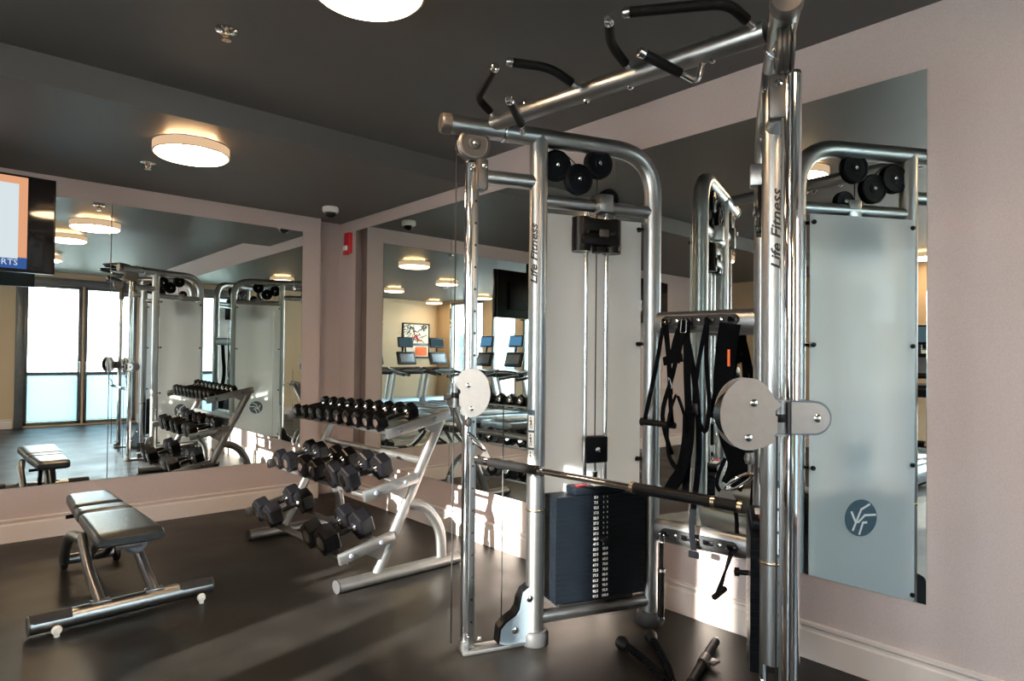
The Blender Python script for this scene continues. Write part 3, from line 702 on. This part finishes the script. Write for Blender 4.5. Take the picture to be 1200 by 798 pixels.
for (xf, zf, xb, zb, hr) in ((1.99, .893, 2.205, .943, .056), (1.845, .553, 2.065, .605, .070), (1.70, .228, 1.915, .288, .080)):
    d = Vector((xb - xf, 0, zb - zf)).normalized(); nn = Vector((-d.z, 0, d.x)); AM = Matrix((d, Vector((0, 1, 0)), nn)).transposed().to_4x4()
    TIERS.append((Vector((xf, 0, zf)), Vector((xb, 0, zb)), d, nn))
    for e, off in ((Vector((xf, 0, zf)), .012), (Vector((xb, 0, zb)), .0)):
        c = e - nn * (hr - .012) + d * off
        rl = MB().box(rk(c.x, 3.9, c.z), (.040, RY1 - RY0 + .02, .005), .001, AM, 1)
        lip = c + d * (-.021 if off > 0 else .021) - nn * .006
        rl.box(rk(lip.x, 3.9, lip.z), (.004, RY1 - RY0 + .02, .016), .001, AM, 1)
        rl.build('shelf_rail', 'silver_paint', rack)
MB().cyl(rk(2.22, RY0, .66), rk(2.22, RY1, .66), .022).build('rear_crossbar', 'silver_paint', rack)

# ------------------------------------------------------------------ hex dumbbells
def make_dumbbell(R, Lh, sep, label, group, loc, tilt, roll=0.0):
    t = thing('dumbbell', label, 'dumbbell', loc, 0, group)
    t.rotation_euler = (0, -tilt, 0)
    for sx in (-1, 1):
        c = sx * sep / 2; mb = MB(); vs_ = []
        prof = [(.62, -Lh / 2 - .000), (.93, -Lh / 2 + .004), (1.0, -Lh / 2 + .014), (1.0, Lh / 2 - .014), (.93, Lh / 2 - .004), (.62, Lh / 2)]
        for (k, h) in prof:
            for i in range(6):
                a = pi / 6 + i * pi / 3 + roll
                vs_.append((c + h, R * k * cos(a), R * k * sin(a)))
        fs = [[i * 6 + k, i * 6 + (k + 1) % 6, i * 6 + 6 + (k + 1) % 6, i * 6 + 6 + k] for i in range(5) for k in range(6)]
        mb.add(vs_, fs + [[5, 4, 3, 2, 1, 0], [30, 31, 32, 33, 34, 35]])
        hd = mb.build('hex_head', 'black_plastic', t)
        MB().lathe([(0, 0), (R * .46, 0), (R * .46, .0015), (R * .40, .0018), (0, .0018)], (c + sx * Lh / 2, 0, 0), (sx, 0, 0), 20).build('end_disc', 'chrome', hd)
        MB().lathe([(.018, 0), (.026, .004), (.018, .016), (0, .016)], (c - sx * Lh / 2, 0, 0), (-sx, 0, 0), 16).build('collar', 'chrome', hd)
    g = [(.0125, -sep / 2 + Lh / 2), (.0135, -.045), (.0165, -.012), (.0165, .012), (.0135, .045), (.0125, sep / 2 - Lh / 2)]
    MB().lathe(g, (0, 0, 0), (1, 0, 0), 14).build('handle', 'black_rubber', t)
    return t
ORD = ['first', 'second', 'third', 'fourth', 'fifth', 'sixth', 'seventh', 'eighth', 'ninth', 'tenth']
def place_tier(k, specs, tn):
    F_, B_, d, nn = TIERS[k]; tl = atan2(d.z, d.x)
    for i, (y, R) in enumerate(specs):
        c = (F_ + B_) / 2; base = {0: .056, 1: .070, 2: .080}[k]
        off = (R * cos(pi / 6) - (base - .012)) + .004
        lb = '%s black hex dumbbell from the near end of the rack %s' % (ORD[i], tn)
        make_dumbbell(R, R * 1.08, .222, lb, 'hex dumbbells on the ' + tn, (c.x + nn.x * off, y, c.z + nn.z * off), tl, 0)
place_tier(0, [(3.375 + .129 * i, .0575 - .0012 * i) for i in range(10)], 'top shelf')
place_tier(1, [(3.475, .080), (3.655, .078), (3.90, .075), (4.065, .074), (4.32, .071), (4.475, .070)], 'middle shelf')
place_tier(2, [(3.445, .088), (3.635, .086), (4.24, .084), (4.43, .083)], 'bottom shelf')

# ------------------------------------------------------------------ weight bench
bench = thing('weight_bench', 'black padded adjustable weight bench on a silver frame before the back mirror', 'bench', (.735, 4.1, 0))
BO = Vector((.735, 4.1, 0))
def bk(x, y, z): return Vector((x, y, z)) - BO
def pad(y0, y1, x0a, x1a, x0b, x1b, z0, z1, name):
    """rounded upholstered pad from y0 (near) to y1 (far), tapered in x"""
    ny, nx = 14, 14; vs_ = []; H = z1 - z0
    for j in range(ny + 1):
        v = j / ny; y = y0 + (y1 - y0) * v
        xa = x0a + (x0b - x0a) * v; xb = x1a + (x1b - x1a) * v
        e = min(1, (min(v, 1 - v) * (y1 - y0)) / .035); ed = sqrt(max(0, 1 - (1 - e) ** 2))
        hw = (xb - xa) / 2 * (1 - .05 * (1 - ed)); cx = (xa + xb) / 2
        for i in range(nx * 2):
            a = 2 * pi * i / (nx * 2)
            cxp = abs(cos(a)) ** .28 * (1 if cos(a) >= 0 else -1); czp = abs(sin(a)) ** .5 * (1 if sin(a) >= 0 else -1)
            puff = 1 + .04 * sin(v * pi)
            vs_.append(bk(cx + hw * cxp, y, (z0 + z1) / 2 + H / 2 * czp * (.45 + .55 * ed) * puff))
    n = nx * 2
    fs = [[j * n + i, j * n + (i + 1) % n, (j + 1) * n + (i + 1) % n, (j + 1) * n + i] for j in range(ny) for i in range(n)]
    fs += [list(range(n))[::-1], [ny * n + i for i in range(n)]]
    mb = MB().add(vs_, fs, True); return mb.build(name, 'leather', bench)
pad(3.57, 4.195, .588, .888, .600, .872, .355, .425, 'back_pad')
pad(4.20, 4.36, .600, .872, .603, .862, .352, .426, 'back_pad_head')
pad(4.37, 4.79, .603, .862, .622, .845, .355, .428, 'seat_pad')
MB().tube([bk(.345, 3.645, .05), bk(1.135, 3.685, .05)], .043, 20, ry=.043).build('base_bar', 'silver_satin', bench)
for (x0, x1) in ((.343, .505), (.975, 1.137)):
    y0 = 3.645 + (x0 - .345) * .0506; y1 = 3.645 + (x1 - .345) * .0506
    poly = [(.0455 * cos(a), .0455 * sin(a)) for a in [radians(15 + 150 * k / 12) for k in range(13)]] + [(.040 * cos(a), .040 * sin(a)) for a in [radians(165 - 150 * k / 12) for k in range(13)]]
    MB().prism(poly, bk((x0 + x1) / 2, (y0 + y1) / 2, .052), (0, 1, 0), (0, 0, 1), x1 - x0).build('tread_strip', 'grey_rubber', bench)
for x in (.340, 1.140):
    MB().lathe([(0, -.004), (.042, -.004), (.0455, 0), (.042, .004), (0, .004)], bk(x, 3.645 + (x - .345) * .0506, .05), (1, .05, 0), 20).build('bar_end_cap', 'gunmetal', bench)
for x in (.44, 1.06):
    MB().lathe([(0, 0), (.016, 0), (.022, .012), (.016, .028), (.0, .03)], bk(x, 3.59, .028), (0, -1, 0), 12).cyl(bk(x, 3.575, .0), bk(x, 3.575, .03), .012).build('leveling_foot', 'white_plastic', bench)
MB().tube([bk(.625, 3.66, .08), bk(.60, 3.83, .20), bk(.595, 4.02, .335)], .024, 14, .08, ry=.03).build('front_leg', 'silver_paint', bench)
MB().tube([bk(.862, 3.67, .08), bk(.835, 3.82, .20), bk(.815, 3.90, .30)], .024, 14, .06, ry=.03).build('front_leg', 'silver_paint', bench)
for x, y in ((.625, 3.665), (.862, 3.675)):
    MB().box(bk(x, y, .092), (.085, .05, .012), .004).build('leg_flange', 'silver_paint', bench)
MB().lathe([(0, -.02), (.05, -.02), (.058, -.012), (.058, .012), (.05, .02), (0, .02)], bk(.80, 3.80, .318), (.25, -1, .15), 24).build('pivot_cover', 'cap_blue_grey', bench)
MB().tube([bk(.595, 4.0, .325), bk(.565, 4.18, .32), bk(.575, 4.45, .14), bk(.60, 4.62, .055)], .026, 14, .16).build('spine_arch', 'silver_paint', bench)
MB().box(bk(.735, 4.1, .345), (.12, .95, .025), .006).box(bk(.735, 3.82, .33), (.2, .05, .03), .006).build('pad_bracket', 'gunmetal', bench)
MB().tube([bk(.735, 4.25, .335), bk(.735, 4.40, .20), bk(.735, 4.62, .07)], .024, 12, .05).build('rear_strut', 'silver_paint', bench)
MB().tube([bk(.735, 3.95, .33), bk(.72, 4.05, .22), bk(.70, 4.22, .16)], .018, 12, .05).build('adjustment_ladder', 'black_plastic', bench)
MB().cyl(bk(.61, 4.64, .06), bk(.86, 4.64, .06), .030).build('rear_bar', 'silver_paint', bench)
for x in (.60, .87):
    MB().lathe([(0, -.016), (.045, -.016), (.052, -.008), (.052, .008), (.045, .016), (0, .016)], bk(x, 4.64, .053), (1, 0, 0), 20).build('wheel', 'black_rubber', bench)
MB().tube([bk(.66, 4.55, .335), bk(.592, 4.55, .332)], .012, 10).build('pop_pin', 'black_plastic', bench)

# ------------------------------------------------------------------ long bar hung between the two pulleys
def Wm(v):
    return Matrix.Rotation(RZ, 3, 'Z') @ Vector(v) + Vector((MX, MY, 0))
PA, PB = Wm(endA), Wm(endB)
bar = thing('cable_bar', 'long straight cable bar hanging across the machine between the two pulleys', 'bar', (1.79, 1.575, .853))
BR = Vector((1.79, 1.575, .853)); A0 = Vector((1.755, 2.165, .853)); B0 = Vector((1.805, .965, .858)); bdir = (B0 - A0).normalized(); BL = (B0 - A0).length
MB().cyl(A0 - BR, B0 - BR, .0125, 14).build('shaft', 'chrome', bar)
MB().cyl(A0 - BR + bdir * .012, A0 - BR + bdir * .36, .0185, 18).build('foam_grip', 'black_rubber', bar)
MB().cyl(B0 - BR - bdir * .012, B0 - BR - bdir * .39, .0185, 18).build('foam_grip', 'black_rubber', bar)
for q in (.0, .37, BL - .40, BL - .10, BL - .012):
    MB().cyl(A0 - BR + bdir * q, A0 - BR + bdir * (q + .014), .0200, 18).build('bar_ring', 'bronze_ring' if q > .6 else 'chrome', bar)
MB().cyl(A0 - BR + bdir * .06, A0 - BR + bdir * .08, .0200, 18).build('bar_ring', 'chrome', bar)
MB().cyl(B0 - BR + bdir * .001, B0 - BR + bdir * .006, .0195, 18).build('end_cap', 'black_plastic', bar)
for e, sg in ((A0, 1), (B0, -1)):
    c = e - BR + bdir * sg * .055
    MB().prism([(-.035, .012), (-.012, .045), (.012, .045), (.035, .012)], c, bdir, (0, 0, 1), .006).build('hanger_plate', 'gunmetal', bar)
def carabiner(name_label, top, bottom, wn, r=.0042, wd=.022):
    t = thing('carabiner', name_label, 'carabiner', top)
    D_ = Vector(bottom) - Vector(top); L = D_.length; dz = D_.normalized(); sx = Vector(wn).normalized()
    pts = [sx * wd * .45, sx * wd + dz * L * .25, sx * wd * .8 + dz * L * .8, dz * L, -sx * wd * .8 + dz * L * .8, -sx * wd * .7 + dz * L * .2, -sx * wd * .2, sx * wd * .45]
    MB().tube(pts, r, 8, .012).build('hook_body', 'chrome', t)
    MB().cyl(-sx * wd * .75 + dz * L * .2, -sx * wd * .8 + dz * L * .72, r * 1.3, 8).build('gate', 'chrome', t)
    return t
ca = A0 + bdir * .055 + Vector((0, 0, .040)); cbb = B0 - bdir * .055 + Vector((0, 0, .040))
carabiner('chrome carabiner linking the bar end to the sunlit-coloured pulley on the far column', PA, ca, bdir, .0045, .022)
carabiner('chrome carabiner linking the bar end to the taupe pulley on the near column', PB, cbb, bdir, .0045, .022)

# ------------------------------------------------------------------ straps and handles hung on the crossbeams
def LM(x, y, z): return Wm((x, y, z))
yv = (Wm((0, 1, 0)) - Wm((0, 0, 0))).normalized(); xv = (Wm((1, 0, 0)) - Wm((0, 0, 0))).normalized()
def hang(name, label, cat, y, z, x=.064):
    o = LM(x, y, z); return thing(name, label, cat, o, RZ)
# 1 stirrup handle on the left hook
t = hang('stirrup_handle', 'black stirrup handle on webbing straps, leftmost on the upper crossbeam', 'handle', -.165, 1.472)
MB().strap([(0, 0, 0), (.012, -.02, -.16), (.018, -.075, -.42), (.018, -.085, -.475)], .022, .004, (0, .5, 1)).strap([(0, .004, 0), (.006, .03, -.16), (.016, .052, -.42), (.018, .060, -.475)], .022, .004, (0, .5, 1)).build('webbing_loop', 'webbing', t)
MB().cyl((.018, -.10, -.480), (.018, .075, -.486), .015, 14).lathe([(0, 0), (.020, 0), (.020, .008), (0, .008)], (.018, -.106, -.480), (0, 1, 0), 14).build('grip', 'black_rubber', t)
MB().tube([(0, -.012, .0), (0, -.012, -.03), (0, .012, -.03), (0, .012, .0), (0, -.012, 0)], .003, 8, .008).build('d_ring', 'chrome', t)
# 2 wide ankle strap below
t = hang('ankle_strap', 'wide black padded ankle strap looped low beneath the leftmost hook', 'strap', -.165, 1.46, .072)
MB().strap([(0, .02, 0), (.0, .035, -.15), (.005, .05, -.33)], .02, .003, (0, 1, 0)).build('webbing_strap', 'webbing', t)
MB().strap([(.005, .075, -.33), (.020, .045, -.45), (.035, .055, -.60), (.03, .10, -.665), (.015, .135, -.62), (.005, .125, -.45), (.0, .085, -.34)], .075, .012, (1, .5, 0)).build('padded_cuff', 'webbing', t)
MB().tube([(.004, .035, -.25), (.012, .048, -.255), (.012, .06, -.30), (.004, .045, -.30), (.004, .035, -.25)], .003, 8, .006).build('buckle', 'chrome', t)
# 3 triceps strap in the middle
t = hang('triceps_strap', 'long black nylon strap with a folded pad hanging from the middle hook', 'strap', -.055, 1.47)
MB().strap([(0, 0, 0), (.01, -.03, -.10), (.012, -.045, -.19)], .055, .006, (0, 1, 0)).strap([(0, 0, .01), (.014, -.05, -.24), (.02, -.10, -.44), (.02, -.05, -.62)], .022, .004, (0, 1, 0)).strap([(0, .01, 0), (.01, .02, -.25), (.02, .035, -.50), (.02, .02, -.80)], .034, .004, (0, 1, 0)).build('webbing_loop', 'webbing', t)
MB().strap([(.01, -.10, -.185), (.02, -.06, -.175), (.02, .0, -.165)], .04, .012, (0, .1, 1)).build('folded_pad', 'webbing', t)
MB().strap([(.02, .035, -.42), (.05, .045, -.55), (.055, .02, -.68), (.04, -.03, -.75), (.03, -.06, -.80)], .06, .010, (.2, 1, 0)).build('padded_cuff', 'webbing', t)
MB().tube([(.004, -.012, .012), (.010, -.014, -.05), (.010, .014, -.05), (.004, .012, .012), (.004, -.012, .012)], .0035, 8, .008).build('snap_ring', 'chrome', t)
# 4 thin long strap to the lower beam
t = hang('door_strap', 'thin black strap hanging past the lower crossbeam under the long bar', 'strap', .0, 1.46, .066)
MB().strap([(0, -.055, 0), (.01, .01, -.30), (.015, .03, -.60), (.02, .0, -.90), (.02, .01, -1.03)], .028, .003, (0, 1, 0)).build('webbing_strap', 'webbing', t)
MB().box((.02, .01, -1.05), (.012, .05, .03), .004).build('end_stitch', 'webbing', t)
# 5 dark strap with orange tag
t = hang('abdominal_strap', 'broad black padded strap with a small orange tag, right side of the upper crossbeam', 'strap', .165, 1.46, .05)
MB().strap([(-.02, -.015, 0), (-.02, -.03, -.10), (-.015, -.04, -.24), (.0, -.03, -.36), (.01, .0, -.50), (.01, .04, -.62), (.012, .01, -.72)], .095, .012, (0, 1, 0)).build('padded_strap', 'webbing', t)
MB().box((-.0075, -.015, -.155), (.003, .012, .075), .001).build('fabric_tag', 'orange_paint', t)
MB().strap([(.01, -.02, -.60), (.03, -.05, -.72), (.03, .03, -.80), (.02, .04, -.92)], .018, .003, (0, 1, 0)).build('webbing_tail', 'webbing', t)
# 6 second stirrup, mid
t = hang('webbing_sling', 'narrow dark sling strap between the middle hooks, folded over itself', 'strap', .055, 1.47)
MB().strap([(0, 0, 0), (.01, -.035, -.20), (.012, -.05, -.38), (.014, .0, -.50), (.012, .02, -.38), (.01, .005, -.18), (.004, .004, 0)], .020, .004, (0, 1, .1)).build('webbing_loop', 'webbing', t)
MB().box((.016, -.045, -.40), (.012, .03, .05), .004).build('slider_buckle', 'black_plastic', t)
# 7 straight handle hanging from the lower beam
t = hang('revolving_bar', 'short black gripped bar hanging upright from the lower crossbeam', 'bar', -.165, .455, .066)
MB().tube([(0, -.012, .01), (0, -.014, -.03), (0, .014, -.03), (0, .012, .01), (0, -.012, .01)], .004, 8, .008).build('swivel_ring', 'chrome', t)
MB().cyl((0, 0, -.03), (.008, .004, -.155), .010, 12).cyl((.008, .004, -.165), (.012, .006, -.375), .0165, 14).build('grip', 'black_rubber', t)
MB().cyl((.008, .004, -.150), (.008, .004, -.163), .0185, 14).build('bar_collar', 'chrome', t)
MB().cyl((.012, .006, -.372), (.013, .006, -.390), .0175, 14).build('bar_collar', 'chrome', t)
# 8 triangular handle on the right
t = hang('triangle_handle', 'black triangular cable handle hanging at the right end of the lower crossbeam', 'handle', .175, .46, .070)
MB().tube([(0, 0, 0), (.0, -.04, -.17), (.06, -.04, -.19), (.0, .01, -.01)], .006, 8, .015).build('handle_frame', 'black_plastic', t)
MB().cyl((-.03, -.04, -.185), (.07, -.04, -.195), .014, 12).build('grip', 'black_rubber', t)

# ------------------------------------------------------------------ attachments on the floor
t = thing('triceps_rope', 'black twisted triceps rope with rubber ends lying on the floor', 'rope', (2.26, 1.60, 0))
TO = Vector((2.26, 1.60, 0))
for pts, nm in (([(2.30, 1.79, .028), (2.27, 1.68, .024), (2.21, 1.55, .022), (2.17, 1.48, .022)], 'rope_strand'), ([(2.45, 1.75, .028), (2.38, 1.66, .022), (2.28, 1.55, .022), (2.19, 1.47, .024)], 'rope_strand')):
    P_ = [Vector(p) - TO for p in pts]
    s_ = MB()
    for ph in (0, 2 * pi / 3, 4 * pi / 3):
        Q = []
        for i in range(46):
            u = i / 45 * (len(P_) - 1); k = min(int(u), len(P_) - 2); f = u - k; p = P_[k].lerp(P_[k + 1], f)
            d = (P_[k + 1] - P_[k]).normalized(); sd_ = d.cross(Vector((0, 0, 1))).normalized()
            a = ph + i * .72; Q.append(p + (sd_ * cos(a) + Vector((0, 0, 1)) * sin(a)) * .0085)
        s_.tube(Q, .0095, 8)
    st = s_.build(nm, 'webbing', t)
    d = (P_[0] - P_[1]).normalized()
    MB().lathe([(0, -.03), (.018, -.03), (.026, 0), (.030, .012), (.028, .028), (.0, .032)], P_[0], d, 18).build('rope_knob', 'black_rubber', st)
MB().tube([(-.085, -.118, .02), (-.125, -.128, .022), (-.135, -.158, .022), (-.105, -.178, .022), (-.065, -.162, .022), (-.06, -.13, .022), (-.085, -.118, .02)], .006, 8, .02).build('steel_loop', 'chrome', t)
t = thing('floor_bar', 'short straight bar attachment with black sleeve lying on the floor', 'bar', (2.45, 1.48, 0))
TO = Vector((2.45, 1.48, 0)); a_ = Vector((2.665, 1.55, .024)) - TO; b_ = Vector((2.22, 1.405, .024)) - TO
MB().cyl(a_, b_, .0125, 14).build('shaft', 'chrome', t)
dd = (b_ - a_).normalized()
MB().cyl(a_ + dd * .02, a_ + dd * .20, .019, 16).build('foam_grip', 'black_rubber', t)
MB().cyl(b_ - dd * .02, b_ - dd * .20, .019, 16).build('foam_grip', 'black_rubber', t)
MB().cyl((a_ + b_) / 2 - dd * .035, (a_ + b_) / 2 + dd * .035, .024, 16).box((a_ + b_) / 2 + Vector((.02, -.03, 0)), (.05, .04, .012), .004).build('swivel_hub', 'gunmetal', t)

# ------------------------------------------------------------------ treadmills by the west windows (seen in the mirrors)
def make_treadmill(loc, label, lit, rz=0.0, grp='treadmills facing the west windows'):
    t = thing('treadmill', label, 'treadmill', loc, rz, grp)
    # x: towards the window is negative, user stands at +x
    MB().box((.35, 0, .10), (1.75, .84, .12), .03).box((.35, 0, .19), (1.65, .58, .02), .004).build('deck', 'deck_blue_grey', t)
    MB().box((.42, 0, .204), (1.50, .52, .012), .004).build('running_belt', 'treadmill_belt', t)
    MB().box((-.52, 0, .20), (.40, .80, .20), .07, seg=4).build('motor_hood', 'deck_blue_grey', t)
    for sy in (-1, 1):
        MB().tube([(-.42, sy * .38, .18), (-.22, sy * .38, .92)], .034, 14, ry=.055, upv=(0, 1, 0)).build('upright', 'treadmill_grey', t)
        MB().tube([(-.36, sy * .37, .96), (-.15, sy * .38, .93), (.38, sy * .38, .86)], .032, 12, .1).build('handrail', 'black_plastic', t)
    MB().box((-.26, 0, .95), (.34, .84, .10), .03, Matrix.Rotation(radians(14), 4, 'Y'), 3).build('console_tray', 'black_plastic', t)
    MB().tube([(-.12, -.30, .98), (-.02, -.22, 1.0), (-.02, .22, 1.0), (-.12, .30, .98)], .018, 10, .06).build('grip_bar', 'black_rubber', t)
    cp = MB().box((-.34, 0, 1.24), (.06, .52, .32), .03, Matrix.Rotation(radians(-18), 4, 'Y'), 3).build('control_panel', 'black_plastic', t)
    MB().box((-.300, 0, 1.25), (.006, .38, .20), .002, Matrix.Rotation(radians(-18), 4, 'Y')).build('panel_face', 'cap_blue_grey', cp)
    mo = MB().box((-.40, 0, 1.62), (.05, .42, .25), .02, Matrix.Rotation(radians(-10), 4, 'Y'), 3).cyl((-.38, 0, 1.38), (-.40, 0, 1.52), .025, 10).build('monitor', 'black_plastic', t)
    MB().box((-.371, 0, 1.625), (.004, .36, .19), .001, Matrix.Rotation(radians(-10), 4, 'Y')).build('monitor_screen', 'console_blue' if lit else 'console_dim', mo)
    return t
TRS = [((-1.74, -1.62), pi / 2, 'leftmost treadmill in the side mirror, cut by the mirror edge'),
       ((-2.64, -1.62), pi / 2, 'treadmill in front of the abstract picture in the side mirror'),
       ((-3.55, -1.62), pi / 2, 'treadmill with a dark screen right of the abstract picture in the side mirror'),
       ((-2.85, .30), 0, 'treadmill with a lit blue screen just right of the drilled column, in the mirror'),
       ((-2.85, 1.25), 0, 'second lit blue screen treadmill in the side mirror, left of the front post'),
       ((-2.85, 2.50), 0, 'treadmill seen at the right edge of the side wall mirror')]
for (x, y), rz, lb in TRS:
    make_treadmill((x, y, 0), lb, rz == 0 and y < 2, rz, 'treadmills facing the west windows' if rz == 0 else 'treadmills facing the south wall')

# ------------------------------------------------------------------ pictures
def picture(loc, rz, wd, ht, label, seed):
    t = thing('framed_picture', label, 'picture', loc, rz)
    fr = MB()
    for s in (-1, 1): fr.box((s * wd / 2, -.015, 0), (.03, .03, ht + .03), .003).box((0, -.015, s * ht / 2), (wd + .03, .03, .03), .003)
    fr.build('picture_frame', 'black_plastic', t)
    cv = MB().box((0, -.008, 0), (wd, .012, ht)).build('canvas', 'cream_paint', t)
    random.seed(seed); g = MB()
    for k in range(46):
        x = random.uniform(-wd * .44, wd * .44); z = random.uniform(-ht * .02, ht * .44); p = Vector((x, -.0155, z)); pts = [p]
        a = random.uniform(0, 6.28)
        for j in range(3):
            a += random.uniform(-1.3, 1.3); q = pts[-1] + Vector((cos(a), 0, sin(a))) * .055
            q.x = max(-wd * .46, min(wd * .46, q.x)); q.z = max(-ht * .06, min(ht * .46, q.z)); pts.append(q)
        g.tube(pts, .009, 5, .02, ry=.0015, upv=(0, 1, 0)) if False else g.strap(pts, .018, .002, (0, 0.0, 1) if False else (.3, 0, 1))
    g.build('canvas_marks', 'black_ink', cv)
    MB().tube([(-.08, -.017, .05), (0, -.017, .16), (.05, -.017, .02), (.16, -.017, .0)], .022, 8, .05).build('red_stroke', 'red_paint', cv)
    MB().box((0, -.0150, -ht * .12), (wd * .96, .003, ht * .08)).build('dark_band', 'gunmetal', cv)
    MB().box((wd * .2, -.0150, -ht * .32), (wd * .46, .003, ht * .26)).build('orange_block', 'orange_paint', cv)
    return t
picture((-3.32, YW, 1.68), pi, .77, .84, 'black framed abstract picture with orange block on beige wall, in the side mirror', 5)
picture((XW, 2.74, 1.50), pi / 2, .30, .34, 'small framed picture on the west wall, at the mirror edge above a treadmill', 9)
